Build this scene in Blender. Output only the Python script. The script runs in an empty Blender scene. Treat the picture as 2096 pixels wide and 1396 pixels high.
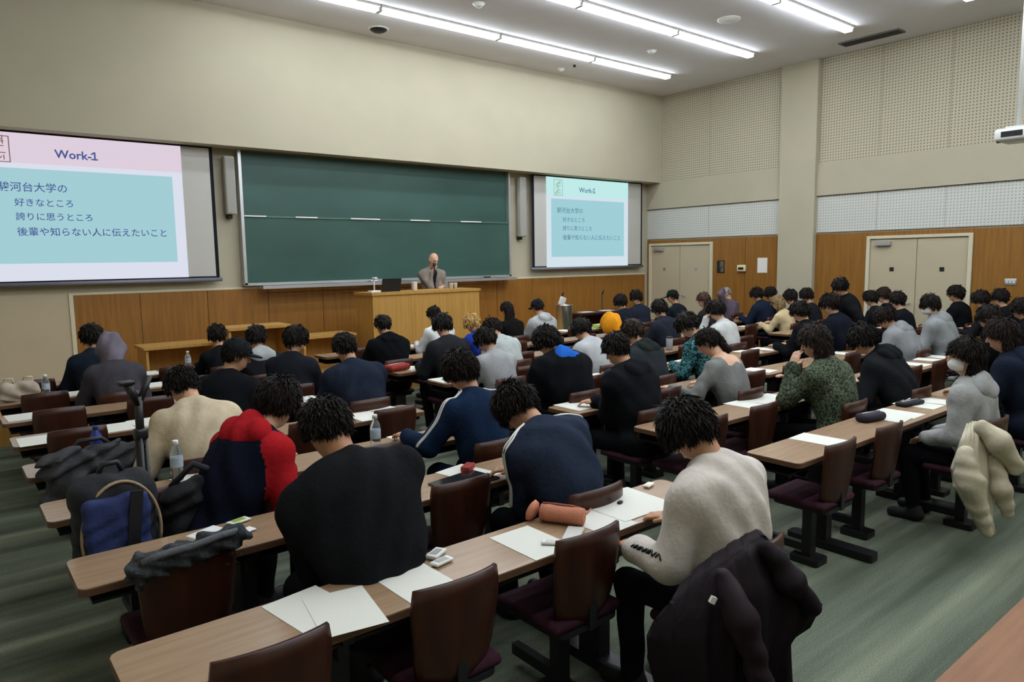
import bpy, bmesh, math, random
import numpy as np
from mathutils import Vector, Matrix, Euler

random.seed(7); rng = np.random.default_rng(7)
scene = bpy.context.scene
COL = scene.collection

# ------------------------------------------------------------------ camera
PW, PH = 2096, 1396; PCX, PCY = 1048.0, 698.0
VPX = np.array([2853.0, 504.0]); VPY = np.array([-140.0, 550.0])      # vanishing points of the room's x and y
FPX = math.sqrt(-np.dot(VPX - [PCX, PCY], VPY - [PCX, PCY]))
def _d(u, v): return np.array([(u-PCX)/FPX, (v-PCY)/FPX, 1.0])
_X = _d(*VPX); _X /= np.linalg.norm(_X)
_Y = _d(*VPY); _Y /= np.linalg.norm(_Y)
RCAM = np.stack([_X, _Y, np.cross(_X, _Y)])
CAM = np.array([0.0, 0.0, 1.85])
def ray(u, v): return RCAM @ _d(u, v)
def onz(u, v, z): r = ray(u, v); return CAM + r*((z-CAM[2])/r[2])
def ony(u, v, y): r = ray(u, v); return CAM + r*(y/r[1])
def onx(u, v, x): r = ray(u, v); return CAM + r*(x/r[0])
def proj(p):
    c = RCAM.T @ (np.array(p, float)-CAM); return PCX+FPX*c[0]/c[2], PCY+FPX*c[1]/c[2], c[2]
cd = bpy.data.cameras.new('camera'); cam = bpy.data.objects.new('camera', cd); COL.objects.link(cam)
cr, cu, cb = RCAM @ [1, 0, 0], -(RCAM @ [0, 1, 0]), -(RCAM @ [0, 0, 1])
m = Matrix.Identity(4)
for i in range(3): m[i][0], m[i][1], m[i][2], m[i][3] = cr[i], cu[i], cb[i], CAM[i]
cam.matrix_world = m; cd.sensor_width = 36; cd.lens = FPX*36/PW; cd.clip_start = .05; cd.clip_end = 100
scene.camera = cam
# ------------------------------------------------------------------ world, exposure
wd = bpy.data.worlds.new('world'); scene.world = wd; wd.use_nodes = True
wd.node_tree.nodes['Background'].inputs[0].default_value = (.02, .02, .022, 1)
vs = scene.view_settings; vs.view_transform = 'Standard'; vs.look = 'None'; vs.gamma = 1; vs.use_curve_mapping = False
vs.exposure = 0.0
LIGHT = 29.0            # emission of the ceiling strips
SLIDE = 0.95            # emission of the projected slides

# ------------------------------------------------------------------ helpers
def lin(c):
    if isinstance(c, str): c = [int(c[i:i+2], 16) for i in (0, 2, 4)]
    return tuple(((x/255)/12.92 if x/255 <= .04045 else ((x/255+.055)/1.055)**2.4) for x in c) + (1,)
MATS = {}
def mat(name, col, rough=.7, spec=.3, var=.0, vscale=6, bump=0, bscale=60, metal=0, emit=0, trans=0, stretch=None, col2=None, sheen=0, world=False):
    if name in MATS: return MATS[name]
    M = bpy.data.materials.new(name); M.use_nodes = True; nt = M.node_tree; b = nt.nodes['Principled BSDF']
    c = lin(col); b.inputs['Base Color'].default_value = c; b.inputs['Roughness'].default_value = rough
    b.inputs['Specular IOR Level'].default_value = spec; b.inputs['Metallic'].default_value = metal
    if sheen: b.inputs['Sheen Weight'].default_value = sheen
    if trans: b.inputs['Transmission Weight'].default_value = trans; b.inputs['IOR'].default_value = 1.33
    if emit: b.inputs['Emission Color'].default_value = c; b.inputs['Emission Strength'].default_value = emit
    if var or bump or col2:
        if world: src = nt.nodes.new('ShaderNodeNewGeometry').outputs['Position']
        else: src = nt.nodes.new('ShaderNodeTexCoord').outputs['Object']
        mp = nt.nodes.new('ShaderNodeMapping'); nt.links.new(src, mp.inputs[0])
        if stretch: mp.inputs['Scale'].default_value = stretch
        if var or col2:
            n = nt.nodes.new('ShaderNodeTexNoise'); n.inputs['Scale'].default_value = vscale; n.inputs['Detail'].default_value = 5
            nt.links.new(mp.outputs[0], n.inputs[0])
            r = nt.nodes.new('ShaderNodeValToRGB'); nt.links.new(n.outputs[0], r.inputs[0])
            r.color_ramp.elements[0].position = .32; r.color_ramp.elements[1].position = .68
            if col2: a_, b_ = lin(col), lin(col2)
            else: a_, b_ = tuple(x*(1-var) for x in c[:3])+(1,), tuple(min(1, x*(1+var)) for x in c[:3])+(1,)
            r.color_ramp.elements[0].color = a_; r.color_ramp.elements[1].color = b_
            nt.links.new(r.outputs[0], b.inputs['Base Color'])
            if emit: nt.links.new(r.outputs[0], b.inputs['Emission Color'])
        if bump:
            n = nt.nodes.new('ShaderNodeTexNoise'); n.inputs['Scale'].default_value = bscale; n.inputs['Detail'].default_value = 3
            nt.links.new(mp.outputs[0], n.inputs[0])
            bp = nt.nodes.new('ShaderNodeBump'); bp.inputs['Strength'].default_value = bump; bp.inputs['Distance'].default_value = .01
            nt.links.new(n.outputs[0], bp.inputs['Height']); nt.links.new(bp.outputs[0], b.inputs['Normal'])
    MATS[name] = M; return M
def dk(c):                                # dark dyes are darker still than they photograph
    l = lin(c)[:3]; k = .55+.45*min(1, max(l)/.16)
    return tuple(255*(12.92*x*k if x*k <= .0031308 else 1.055*(x*k)**(1/2.4)-.055) for x in l)
def cloth(col, rough=.95):
    return mat('cloth_'+str(col), dk(col), rough, .06, var=.16, vscale=7, bump=.35, bscale=45)

class MB:
    def __init__(s): s.v = []; s.f = []; s.m = []; s.sm = []
    def add(s, vs_, fs, mi=0, smooth=False):
        o = len(s.v); s.v += [tuple(float(q) for q in p) for p in vs_]; s.f += [tuple(i+o for i in f) for f in fs]
        s.m += [mi]*len(fs); s.sm += [smooth]*len(fs); return s
    def box(s, c, d, rot=None, mi=0):
        hx, hy, hz = d[0]/2, d[1]/2, d[2]/2
        P = [Vector((x, y, z)) for x in (-hx, hx) for y in (-hy, hy) for z in (-hz, hz)]
        if rot is not None:
            R = Euler(rot).to_matrix(); P = [R @ p for p in P]
        c = Vector(c); P = [p+c for p in P]
        return s.add(P, [(0, 1, 3, 2), (4, 6, 7, 5), (0, 4, 5, 1), (2, 3, 7, 6), (0, 2, 6, 4), (1, 5, 7, 3)], mi)
    def b2(s, lo, hi, mi=0): return s.box([(a+b)/2 for a, b in zip(lo, hi)], [b-a for a, b in zip(lo, hi)], mi=mi)
    def prism(s, pts, z0, z1, mi=0, smooth=False):           # outline in xy, extruded along z
        n = len(pts); P = [(x, y, z0) for x, y in pts]+[(x, y, z1) for x, y in pts]
        s.add(P, [tuple(range(n-1, -1, -1)), tuple(range(n, 2*n))]+[(i, (i+1) % n, n+(i+1) % n, n+i) for i in range(n)], mi, smooth); return s
    def rbox(s, c, d, r=.02, seg=2, rot=None, mi=0):
        bm = bmesh.new(); bmesh.ops.create_cube(bm, size=1)
        for v in bm.verts: v.co = Vector((v.co.x*d[0], v.co.y*d[1], v.co.z*d[2]))
        bmesh.ops.bevel(bm, geom=list(bm.edges), offset=min(r, min(d)*.49), segments=seg, affect='EDGES', profile=.5)
        R = Euler(rot).to_matrix() if rot is not None else Matrix.Identity(3); c = Vector(c)
        bm.verts.index_update()
        s.add([R @ v.co + c for v in bm.verts], [tuple(v.index for v in f.verts) for f in bm.faces], mi, True); bm.free(); return s
    def tube(s, pts, r, seg=8, mi=0, cap=True):
        pts = [Vector(p) for p in pts]; n = len(pts); rs = r if isinstance(r, (list, tuple)) else [r]*n
        V = []; up = Vector((0, 0, 1))
        for i, p in enumerate(pts):
            t = (pts[min(i+1, n-1)]-pts[max(i-1, 0)]).normalized()
            a = t.cross(up) if abs(t.z) < .95 else t.cross(Vector((1, 0, 0)))
            a.normalize(); b = a.cross(t)
            for k in range(seg):
                w = 2*math.pi*k/seg; V.append(p+(a*math.cos(w)+b*math.sin(w))*rs[i])
        F = [(i*seg+k, i*seg+(k+1) % seg, (i+1)*seg+(k+1) % seg, (i+1)*seg+k) for i in range(n-1) for k in range(seg)]
        F = [f[::-1] for f in F]
        if cap: F += [tuple(range(seg)), tuple(range(n*seg-1, (n-1)*seg-1, -1))]
        return s.add(V, F, mi, True)
    def lathe(s, prof, c=(0, 0, 0), seg=16, mi=0, rot=None):
        V = [Vector((r*math.cos(2*math.pi*k/seg), r*math.sin(2*math.pi*k/seg), z)) for r, z in prof for k in range(seg)]
        if rot is not None:
            R = Euler(rot).to_matrix(); V = [R @ v for v in V]
        c = Vector(c); V = [v+c for v in V]; n = len(prof)
        F = [(i*seg+k, i*seg+(k+1) % seg, (i+1)*seg+(k+1) % seg, (i+1)*seg+k) for i in range(n-1) for k in range(seg)]
        F += [tuple(range(seg-1, -1, -1)), tuple(range((n-1)*seg, n*seg))]
        return s.add(V, F, mi, True)
    def mesh(s, name, mats):
        me = bpy.data.meshes.new(name); me.from_pydata(s.v, [], s.f); 
        if not isinstance(mats, (list, tuple)): mats = [mats]
        for q in mats: me.materials.append(q)
        me.polygons.foreach_set('material_index', s.m); me.polygons.foreach_set('use_smooth', s.sm)
        me.update(); return me
    def build(s, name, mats, parent=None, loc=None, rz=None):
        return put(name, s.mesh(name, mats), parent, loc, rz)
def put(name, me, parent=None, loc=None, rz=None):
    o = bpy.data.objects.new(name, me); COL.objects.link(o)
    if parent: o.parent = parent
    if loc is not None: o.location = loc
    if rz is not None: o.rotation_euler = (0, 0, rz)
    return o
def tag(o, label=None, cat=None, group=None, kind=None):
    if label: o['label'] = label
    if cat: o['category'] = cat
    if group: o['group'] = group
    if kind: o['kind'] = kind
    return o
def thing(name, label, cat, loc=(0, 0, 0), rz=0, group=None):
    return tag(put(name, None, None, loc, rz), label, cat, group)
def rrect(x0, x1, y0, y1, r, n=4):
    P = []
    for cx_, cy_, a0 in ((x1-r, y1-r, 0), (x0+r, y1-r, 90), (x0+r, y0+r, 180), (x1-r, y0+r, 270)):
        for k in range(n+1):
            a = math.radians(a0+90*k/n); P.append((cx_+r*math.cos(a), cy_+r*math.sin(a)))
    return P
ORD = ['', 'first', 'second', 'third', 'fourth', 'fifth', 'sixth', 'seventh', 'eighth', 'ninth', 'tenth', 'eleventh', 'twelfth', 'thirteenth', 'fourteenth', 'fifteenth', 'sixteenth']

# ------------------------------------------------------------------ room dimensions
XL, XR, YB, YF, ZC = -.52, 13.03, -2.6, 11.0, 5.43
YBULK, ZBULK = 10.59, 3.53
ZDADO = 1.47
M_wall = mat('painted_wall', 'aea792', .85, .2, var=.03, vscale=1.5, bump=.05, bscale=150, world=True)
M_ceil = mat('ceiling_board', 'dcdbdf', .9, .15, var=.02, vscale=2, world=True)
M_wood = mat('wainscot_wood', '7d531f', .45, .35, col2='8f6228', vscale=3, stretch=(9, 9, .5), bump=.04, bscale=40, world=True)
M_wood2 = mat('lectern_wood', 'a67c3c', .45, .35, col2='b68b48', vscale=3, stretch=(9, 9, .5), world=True)
M_back = mat('chair_plywood', '2e140d', .36, .35, col2='3f1f12', vscale=2, stretch=(10, 10, 1))
M_black = mat('black_metal', '141416', .4, .4)
M_dark = mat('dark_plastic', '1c1c1f', .5, .3)
M_white = mat('white_plastic', 'd8d8d4', .4, .4)
M_alu = mat('aluminium', 'b9bbbb', .35, .5, metal=.7)
M_trim = mat('wall_trim', 'c8c1a6', .6, .3)
M_door = mat('door_paint', 'b3a78d', .5, .35, var=.02, vscale=2, world=True)

def carpet():
    M = bpy.data.materials.new('striped_green_carpet'); M.use_nodes = True; nt = M.node_tree; b = nt.nodes['Principled BSDF']
    b.inputs['Roughness'].default_value = .97; b.inputs['Specular IOR Level'].default_value = .08
    g = nt.nodes.new('ShaderNodeNewGeometry')
    def noise(scale, st, det=3):
        mp = nt.nodes.new('ShaderNodeMapping'); mp.inputs['Scale'].default_value = st; nt.links.new(g.outputs['Position'], mp.inputs[0])
        n = nt.nodes.new('ShaderNodeTexNoise'); n.inputs['Scale'].default_value = scale; n.inputs['Detail'].default_value = det
        nt.links.new(mp.outputs[0], n.inputs[0]); return n.outputs[0]
    a = noise(1.0, (.25, 4.2, 1), 4); f = noise(130, (1, 1, 1), 2)
    r = nt.nodes.new('ShaderNodeValToRGB'); nt.links.new(a, r.inputs[0]); E_ = r.color_ramp.elements
    E_[0].position = .34; E_[0].color = lin('4f5648'); E_[1].position = .66; E_[1].color = lin('868c78')
    e = E_.new(.5); e.color = lin('697061')
    mx = nt.nodes.new('ShaderNodeMix'); mx.data_type = 'RGBA'; mx.blend_type = 'MULTIPLY'; mx.inputs[0].default_value = .75
    r2 = nt.nodes.new('ShaderNodeValToRGB'); nt.links.new(f, r2.inputs[0])
    r2.color_ramp.elements[0].position = .3; r2.color_ramp.elements[0].color = (.45, .45, .45, 1); r2.color_ramp.elements[1].position = .7
    nt.links.new(r.outputs[0], mx.inputs[6]); nt.links.new(r2.outputs[0], mx.inputs[7]); nt.links.new(mx.outputs[2], b.inputs['Base Color'])
    bp = nt.nodes.new('ShaderNodeBump'); bp.inputs['Strength'].default_value = .5; bp.inputs['Distance'].default_value = .006
    nt.links.new(f, bp.inputs['Height']); nt.links.new(bp.outputs[0], b.inputs['Normal'])
    return M
def perforated(name, base, dot, pitch, rad):
    M = bpy.data.materials.new(name); M.use_nodes = True; nt = M.node_tree; b = nt.nodes['Principled BSDF']; b.inputs['Roughness'].default_value = .85
    g = nt.nodes.new('ShaderNodeNewGeometry'); sp = nt.nodes.new('ShaderNodeSeparateXYZ'); nt.links.new(g.outputs['Position'], sp.inputs[0])
    def M_(op, a, bb=None):
        n = nt.nodes.new('ShaderNodeMath'); n.operation = op
        for i, q in enumerate((a, bb)):
            if q is None: continue
            if isinstance(q, (int, float)): n.inputs[i].default_value = q
            else: nt.links.new(q, n.inputs[i])
        return n.outputs[0]
    fy = M_('SUBTRACT', M_('FRACT', M_('DIVIDE', sp.outputs[1], pitch)), .5); fz = M_('SUBTRACT', M_('FRACT', M_('DIVIDE', sp.outputs[2], pitch)), .5)
    d = M_('SQRT', M_('ADD', M_('MULTIPLY', fy, fy), M_('MULTIPLY', fz, fz)))
    k = M_('LESS_THAN', d, rad)
    mx = nt.nodes.new('ShaderNodeMix'); mx.data_type = 'RGBA'; nt.links.new(k, mx.inputs[0]); mx.inputs[6].default_value = lin(base); mx.inputs[7].default_value = lin(dot)
    nt.links.new(mx.outputs[2], b.inputs['Base Color']); return M
M_perf = perforated('perforated_panel_beige', 'b4ac97', '7d7562', .05, .26)
M_perf2 = perforated('perforated_panel_pale', 'c4c5be', 'a0a09a', .05, .24)

def st(name, mb, mats, parent=None):
    o = mb.build(name, mats, parent)
    if not parent: o['kind'] = 'structure'
    return o
st('floor', MB().b2((XL-.2, YB-.2, -.1), (XR+.2, YF+.2, 0)), carpet())
ceil = st('ceiling', MB().b2((XL-.2, YB-.2, ZC), (XR+.2, YF+.2, ZC+.15)), M_ceil)
wf = st('wall_front', MB().b2((XL-.2, YF, 0), (XR+.2, YF+.2, ZC)), M_wall)
st('wall_bulkhead', MB().b2((XL, YBULK, ZBULK), (XR, YF, ZC)), M_wall)
st('wall_left', MB().b2((XL-.2, YB-.2, 0), (XL, YF, ZC)), M_wall)
st('wall_back', MB().b2((XL, YB-.2, 0), (XR, YB, ZC)), M_wall)
wr = st('wall_right', MB().b2((XR+.02, YB-.2, 0), (XR+.2, YF, ZC)), M_wall)
# wainscot of the front wall: separate wood panels with dark joints
xw0 = 1.42
xs = [xw0, 2.22, 3.12, 4.02, 4.92, 5.82, 6.72, 7.62, 8.52, 9.42, 10.32, 11.22, 12.12, 12.9]
for a, b in zip(xs[:-1], xs[1:]): MB().b2((a+.004, YF-.03, .3), (b-.004, YF, ZDADO)).build('wood_panel', M_wood, wf)
MB().b2((xw0-.05, YF-.045, 0), (xw0, YF, ZDADO+.03)).build('edge_trim', M_trim, wf)
MB().b2((xw0, YF-.035, ZDADO), (12.9, YF, ZDADO+.03)).build('cap_trim', M_trim, wf)
MB().b2((XL, YF-.03, 0), (xw0-.05, YF, 1.5)).build('painted_panel', M_door, wf)
# right wall: column, beam band, perforated panels, wood panels
yc0, yc1 = 6.9, 7.62
MB().b2((XR-.12, yc0, 0), (XR+.05, yc1, ZC)).build('column', M_wall, wr)
for a, b in ((YB, yc0), (yc1, YF)):
    MB().b2((XR-.05, a, 2.95), (XR+.02, b, 3.55)).build('beam_band', M_wall, wr)
def bay(a, b, n):
    for i in range(n):
        p, q = a+(b-a)*i/n, a+(b-a)*(i+1)/n
        MB().b2((XR-.01, p+.003, 3.55), (XR+.02, q-.003, ZC)).build('acoustic_panel', M_perf, wr)
        MB().b2((XR-.01, p+.003, 2.27), (XR+.02, q-.003, 2.935)).build('acoustic_panel', M_perf2, wr)
bay(yc1, YF, 2); bay(1.4, yc0, 5); bay(YB, 1.4, 3)
DOORS = [(9.24, 10.86), (4.32, 5.88)]
for a, b in ((YB, -.7), (-.7, .5), (.5, 1.4), (1.4, 2.5), (2.5, 3.45), (3.45, 4.26), (5.94, yc0), (yc1, 8.4), (8.4, 9.18), (10.92, 10.99)):
    MB().b2((XR-.02, a+.004, 0), (XR+.02, b-.004, 2.24)).build('wood_panel', M_wood, wr)
for a, b in DOORS: MB().b2((XR-.02, a-.06, 2.17), (XR+.02, b+.06, 2.24)).build('wood_panel', M_wood, wr)
for i, (a, b) in enumerate(DOORS):
    d = MB().b2((XR+.0, a, 0), (XR+.02, b, 2.12)).build('door_%d' % (i+1), M_door); d['kind'] = 'structure'
    mid = (a+b)/2
    for p, q in ((a, mid-.003), (mid+.003, b)):
        lf = MB().b2((XR-.02, p+.004, .01), (XR, q-.004, 2.10)).build('door_leaf', M_door, d)
    fr = MB(); 
    for y_ in (a-.03, b+.03): fr.b2((XR-.05, y_-.03, 0), (XR+.01, y_+.03, 2.17))
    fr.b2((XR-.05, a, 2.12), (XR+.01, b, 2.17)); fr.build('door_frame', M_trim, d)
    MB().b2((XR-.09, b-.36, 2.0), (XR-.02, b-.1, 2.07)).build('door_closer', M_alu, d)
    for y_ in (mid-.09, mid+.09):
        h = MB().tube([(XR-.02, y_, 1.0), (XR-.07, y_, 1.0), (XR-.07, y_+(.1 if y_ > mid else -.1), 1.0)], .011); h.build('door_handle', M_alu, d)
    for y_ in (a+.38, b-.38):
        MB().b2((XR-.026, y_-.035, 1.55), (XR-.018, y_+.035, 1.62)).build('door_viewer', M_dark if i else M_alu, d)
# stage
YS = 8.95
sg = st('stage', MB().b2((XL, YS, 0), (XR-.9, YF, .3)), M_wood2)
MB().b2((XL, YS-.02, .27), (XR-.9, YS+.05, .305)).build('nosing', M_wood, sg)
MB().b2((XL, YB, 0), (XL+.015, YF, .1)).build('baseboard_left', M_dark)['kind'] = 'structure'

# ------------------------------------------------------------------ chalkboard
bl, br_ = ony(495, 583, YF-.12), ony(1040, 568, YF-.12)
BX0, BX1, BZ0, BZ1 = 3.64, 8.80, 1.53, 3.62
M_board = mat('green_chalkboard', '2f4a43', .45, .3, col2='38564e', vscale=1.2, world=True, stretch=(.6, 1, 1.4))
t = thing('chalkboard', 'wide dark green double sliding chalkboard behind the speaker', 'chalkboard', ((BX0+BX1)/2, YF-.1, BZ0))
w = BX1-BX0; zm = 2.56-BZ0
MB().b2((-w/2+.04, -.02, .03), (w/2-.04, .02, zm)).build('lower_board', M_board, t)
MB().b2((-w/2+.04, .03, zm-.02), (w/2-.04, .06, BZ1-BZ0)).build('upper_board', M_board, t)
MB().b2((-w/2+.04, -.035, zm-.012), (w/2-.04, -.02, zm+.012)).build('board_rail', mat('rail_green', '5b7c72', .25, .6, metal=.5), t)
for u0, u1, v_ in ((500, 545, 443), (605, 650, 447), (718, 778, 450), (840, 880, 453), (943, 985, 456)):  # ceiling-lamp reflections along the rail, put in as thin white strips
    q0, q1 = ony(u0, v_, YF-.14), ony(u1, v_, YF-.14); MB().rbox(((q0[0]+q1[0])/2-(BX0+BX1)/2, -.042, zm+.002), (q1[0]-q0[0], .012, .022), .005).build('rail_highlight', M_white, t)
MB().b2((-w/2, -.06, BZ1-BZ0-.1), (w/2, .08, BZ1-BZ0)).build('top_rail', mat('rail_brown', '6d6250', .5), t)
for sx in (-1, 1): MB().b2((sx*(w/2-.02)-.022, -.05, 0), (sx*(w/2-.02)+.022, .08, BZ1-BZ0)).build('side_frame', M_alu, t)
MB().b2((-w/2, -.05, -.01), (w/2, .08, .03)).build('bottom_frame', M_alu, t)
tr = MB().b2((-w/2+.2, -.24, -.06), (w/2-.02, -.05, -.03)); tr.b2((-w/2+.2, -.25, -.06), (w/2-.02, -.235, -.01)); tr.build('chalk_tray', M_alu, t)
for i, (x, l) in enumerate([(-2.1, .4), (-1.4, .5), (.1, .35), (.6, .3), (1.75, .6)]):
    tag(MB().b2((-l/2, -.015, 0), (l/2, .015, .012)).build('chalk_rule', M_white, None, ((BX0+BX1)/2+x, YF-.24, BZ0-.028)), 'white wooden ruler lying on the chalk tray, %s from the left' % ORD[i+1], 'ruler', 'rulers on the chalk tray')
for i, x in enumerate((-.45, -.05, 1.95)):
    e = thing('chalk_eraser', 'black chalkboard eraser on the tray, %s from the left' % ORD[i+1], 'eraser', ((BX0+BX1)/2+x, YF-.2, BZ0-.03), 0, 'erasers on the chalk tray')
    MB().rbox((0, 0, .012), (.14, .05, .024), .006).build('felt', M_dark, e); MB().rbox((0, 0, .034), (.13, .045, .02), .006).build('back', M_white if i < 2 else M_dark, e)
# column loudspeakers beside the board
for (x, z0, z1, nm) in ((3.50, 2.58, 3.42, 'left'), (9.10, 2.30, 3.45, 'right')):
    s_ = thing('column_speaker', 'slim pale grey column loudspeaker on the wall %s of the chalkboard' % nm, 'speaker', (x, YF, z0), 0, 'column speakers beside the board')
    MB().rbox((0, -.13, (z1-z0)/2), (.15, .13, z1-z0), .02).build('cabinet', mat('speaker_grey', 'aaa8a0', .5), s_)
    MB().b2((-.06, -.2, .03), (.06, -.192, z1-z0-.03)).build('grille', mat('speaker_grille', '96948e', .7), s_)
    MB().b2((-.03, -.1, -.06), (.03, 0, .02)).build('bracket', M_dark, s_)

# ------------------------------------------------------------------ projection screens with slides
M_scr = mat('screen_fabric', 'b8b6b0', .9, .1); M_scrb = mat('screen_border', '1b1d22', .8, .1)
YSC = 10.86
def textmesh(body, size, name, m_, bold=0):
    cu_ = bpy.data.curves.new(name, 'FONT'); cu_.body = body; cu_.size = size; cu_.offset = bold; cu_.resolution_u = 2
    o = bpy.data.objects.new(name, cu_); COL.objects.link(o)
    dg = bpy.context.evaluated_depsgraph_get(); me = bpy.data.meshes.new_from_object(o.evaluated_get(dg)); bpy.data.objects.remove(o); bpy.data.curves.remove(cu_)
    me.materials.clear(); me.materials.append(m_); return me
def screen(x0, x1, z0, z1, sx0, sx1, label, tint, tx):
    hdr, wht, body, ink = tint
    t = thing('projection_screen', label, 'screen', ((x0+x1)/2, YSC, z0), 0, 'projection screens')
    cx_ = (x0+x1)/2; H = z1-z0
    f = MB().b2((x0-cx_, -.004, 0), (x1-cx_, .004, H-.003)); f.build('border', M_scrb, t)
    MB().b2((x0-cx_+.05, -.008, .05), (x1-cx_-.05, -.004, H-.025)).build('fabric', M_scr, t)
    MB().tube([(x0-cx_-.03, 0, 0), (x1-cx_+.03, 0, 0)], .03).build('weight_bar', mat('bar_grey', '6a6d78', .4, .4), t)
    sz0, sz1 = 1.675-z0, 3.505-z0; W = sx1-sx0; ox = sx0-cx_; SH = sz1-sz0
    E = lambda nm, c, s=1: mat('slide_'+nm+c, c, .9, .0, emit=SLIDE*s, col2=c)
    def q(nm, a, b, c, d, col, dep): 
        return MB().b2((ox+W*a, -.008-dep, sz0+SH*c), (ox+W*b, -.007-dep, sz0+SH*d))
    sl = q('slide', 0, 1, 0, 1, wht, .001).build('slide', em(wht), t)
    q('h', 0, 1, .80, 1, hdr, .002).build('slide_header', em(hdr), sl)
    q('b', .055, .945, .12, .765, body, .002).build('slide_body', em(body), sl)
    mi = em(ink)
    for txt, fx, fz, wd_, nm in tx:
        me = textmesh(txt, .15, nm, mi, .003 if txt.startswith('W') else .001); xs_ = [v.co.x for v in me.vertices]; k = W*wd_/(max(xs_)-min(xs_)); mn = min(xs_)
        for v in me.vertices:
            v.co = Vector((ox+W*fx+(v.co.x-mn)*k, -.0125, sz0+SH*fz+v.co.y*k))
        put(nm, me, sl)
        if nm == 'slide_title':
            xr_ = max(v.co.x for v in me.vertices); zb_ = sz0+SH*fz; h_ = max(v.co.z for v in me.vertices)-zb_
            MB().b2((xr_-.055, -.0125, zb_), (xr_+.025, -.0115, zb_+.016)).box((xr_-.032, -.012, zb_+h_*.82), (.05, .001, .016), rot=(0, -.6, 0)).build('numeral_serif', mi, sl)
    lg = MB()     # framed seal in the slide's corner
    a, b, c, d = .085, .185, .80, .975
    for r_ in ((a, b, c, c+.006), (a, b, d-.006, d), (a, a+.005, c, d), (b-.005, b, c, d)): lg.b2((ox+W*r_[0], -.0125, sz0+SH*r_[2]), (ox+W*r_[1], -.0115, sz0+SH*r_[3]))
    R_ = random.Random(3)
    for k in range(15):
        fx, fz = a+.02+R_.random()*.06, c+.02+R_.random()*.13; l = .02+R_.random()*.035
        lg.box((ox+W*fx, -.012, sz0+SH*fz), (W*l, .001, .012), rot=(0, R_.choice((0, 1.57, .7, -.8)), 0))
    lg.build('slide_seal', em('8a6a68' if hdr != 'c4f0ee' else '93b89c'), sl)
    return t
def em(c):
    n = 'glow_'+c
    if n in MATS: return MATS[n]
    M = bpy.data.materials.new(n); M.use_nodes = True; nt = M.node_tree; nt.nodes.remove(nt.nodes['Principled BSDF'])
    e = nt.nodes.new('ShaderNodeEmission'); e.inputs[0].default_value = lin(c); e.inputs[1].default_value = SLIDE
    nt.links.new(e.outputs[0], nt.nodes['Material Output'].inputs[0]); MATS[n] = M; return M
TX = [('Work-1', .376, .85, .19, 'slide_title'), ('駿河台大学の', .12, .615, .30, 'slide_line'), ('好きなところ', .184, .515, .258, 'slide_line'),
      ('誇りに思うところ', .184, .42, .343, 'slide_line'), ('後輩や知らない人に伝えたいこと', .184, .315, .71, 'slide_line')]
screen(-.05, 3.28, 1.63, 3.53, .42, 2.85, 'projection screen left of the chalkboard with pink-headed turquoise slide', ('e3d3e2', 'e0e4f2', 'a6d2d9', '4a5a98'), TX)
screen(9.36, 12.66, 1.66, 3.53, 9.73, 12.18, 'projection screen right of the chalkboard beside the corner', ('c4f0ee', 'd8e6f0', 'a3d3dc', '5f87a0'), TX)

# ------------------------------------------------------------------ ceiling lamps and fittings
M_lamp = bpy.data.materials.new('lamp_diffuser'); M_lamp.use_nodes = True
nt = M_lamp.node_tree; nt.nodes.remove(nt.nodes['Principled BSDF']); e = nt.nodes.new('ShaderNodeEmission'); e.inputs[0].default_value = (.86, .93, 1, 1); e.inputs[1].default_value = LIGHT
nt.links.new(e.outputs[0], nt.nodes['Material Output'].inputs[0])
SEG = 2.14
hous = MB().b2((-SEG/2+.01, -.085, -.03), (SEG/2-.01, .085, 0)).mesh('housing', M_white)
diff = MB().b2((-SEG/2+.03, -.06, -.075), (SEG/2-.03, .06, -.03)).mesh('diffuser', M_lamp)
cap_ = MB().b2((-.012, -.065, -.08), (.012, .065, -.028)).mesh('end_cap', M_white)
LROWS = [9.3, 7.47, 5.72, 4.0, 2.25, .5, -1.25]
for r_, y in enumerate(LROWS):
    for k in range(5 if r_ > 1 else 4):
        x = 11.62-SEG*(k+.5)
        t = thing('ceiling_strip_light', 'white strip light, %s from the right in the %s row from the front wall' % (ORD[k+1], ORD[r_+1]), 'lamp', (x, y, ZC), 0, 'ceiling strip lights')
        put('housing', hous, t); put('diffuser', diff, t)
        for sx in (-1, 1): put('end_cap', cap_, t, (sx*(SEG/2-.02), 0, 0))
def ceilthing(u, v, name, label, cat, r, kind):
    p = onz(u, v, ZC-.02); t = thing(name, label, cat, (p[0], p[1], ZC))
    if kind == 'ring':
        MB().lathe([(r, 0), (r, -.012), (r*.86, -.016), (r*.84, -.008)], seg=28).build('rim', M_white, t)
        MB().lathe([(r*.84, 0), (r*.82, -.006), (.01, -.007)], seg=28).build('grille', mat('grille_grey', '9a9896', .8), t)
    else:
        MB().lathe([(r, 0), (r, -.02), (r*.6, -.05), (r*.2, -.055)], seg=18).build('dome', M_white if kind == 'dome' else M_dark, t)
        MB().lathe([(r*1.25, 0), (r*1.25, -.008), (r, -.01)], seg=18).build('base_ring', M_white, t)
ceilthing(1492, 42, 'ceiling_loudspeaker', 'round flat ceiling loudspeaker between the second and third lamp rows', 'speaker', .17, 'ring')
ceilthing(775, 62, 'ceiling_spotlight', 'dark round ceiling fitting near the front wall bulkhead', 'ceiling fitting', .13, 'dark')
ceilthing(1334, 106, 'smoke_detector', 'small round smoke detector near the end of the front lamp rows', 'smoke detector', .07, 'dome')
ceilthing(1148, 143, 'sprinkler_head', 'small pale ceiling fitting close to the bulkhead', 'ceiling fitting', .06, 'dome')
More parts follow.
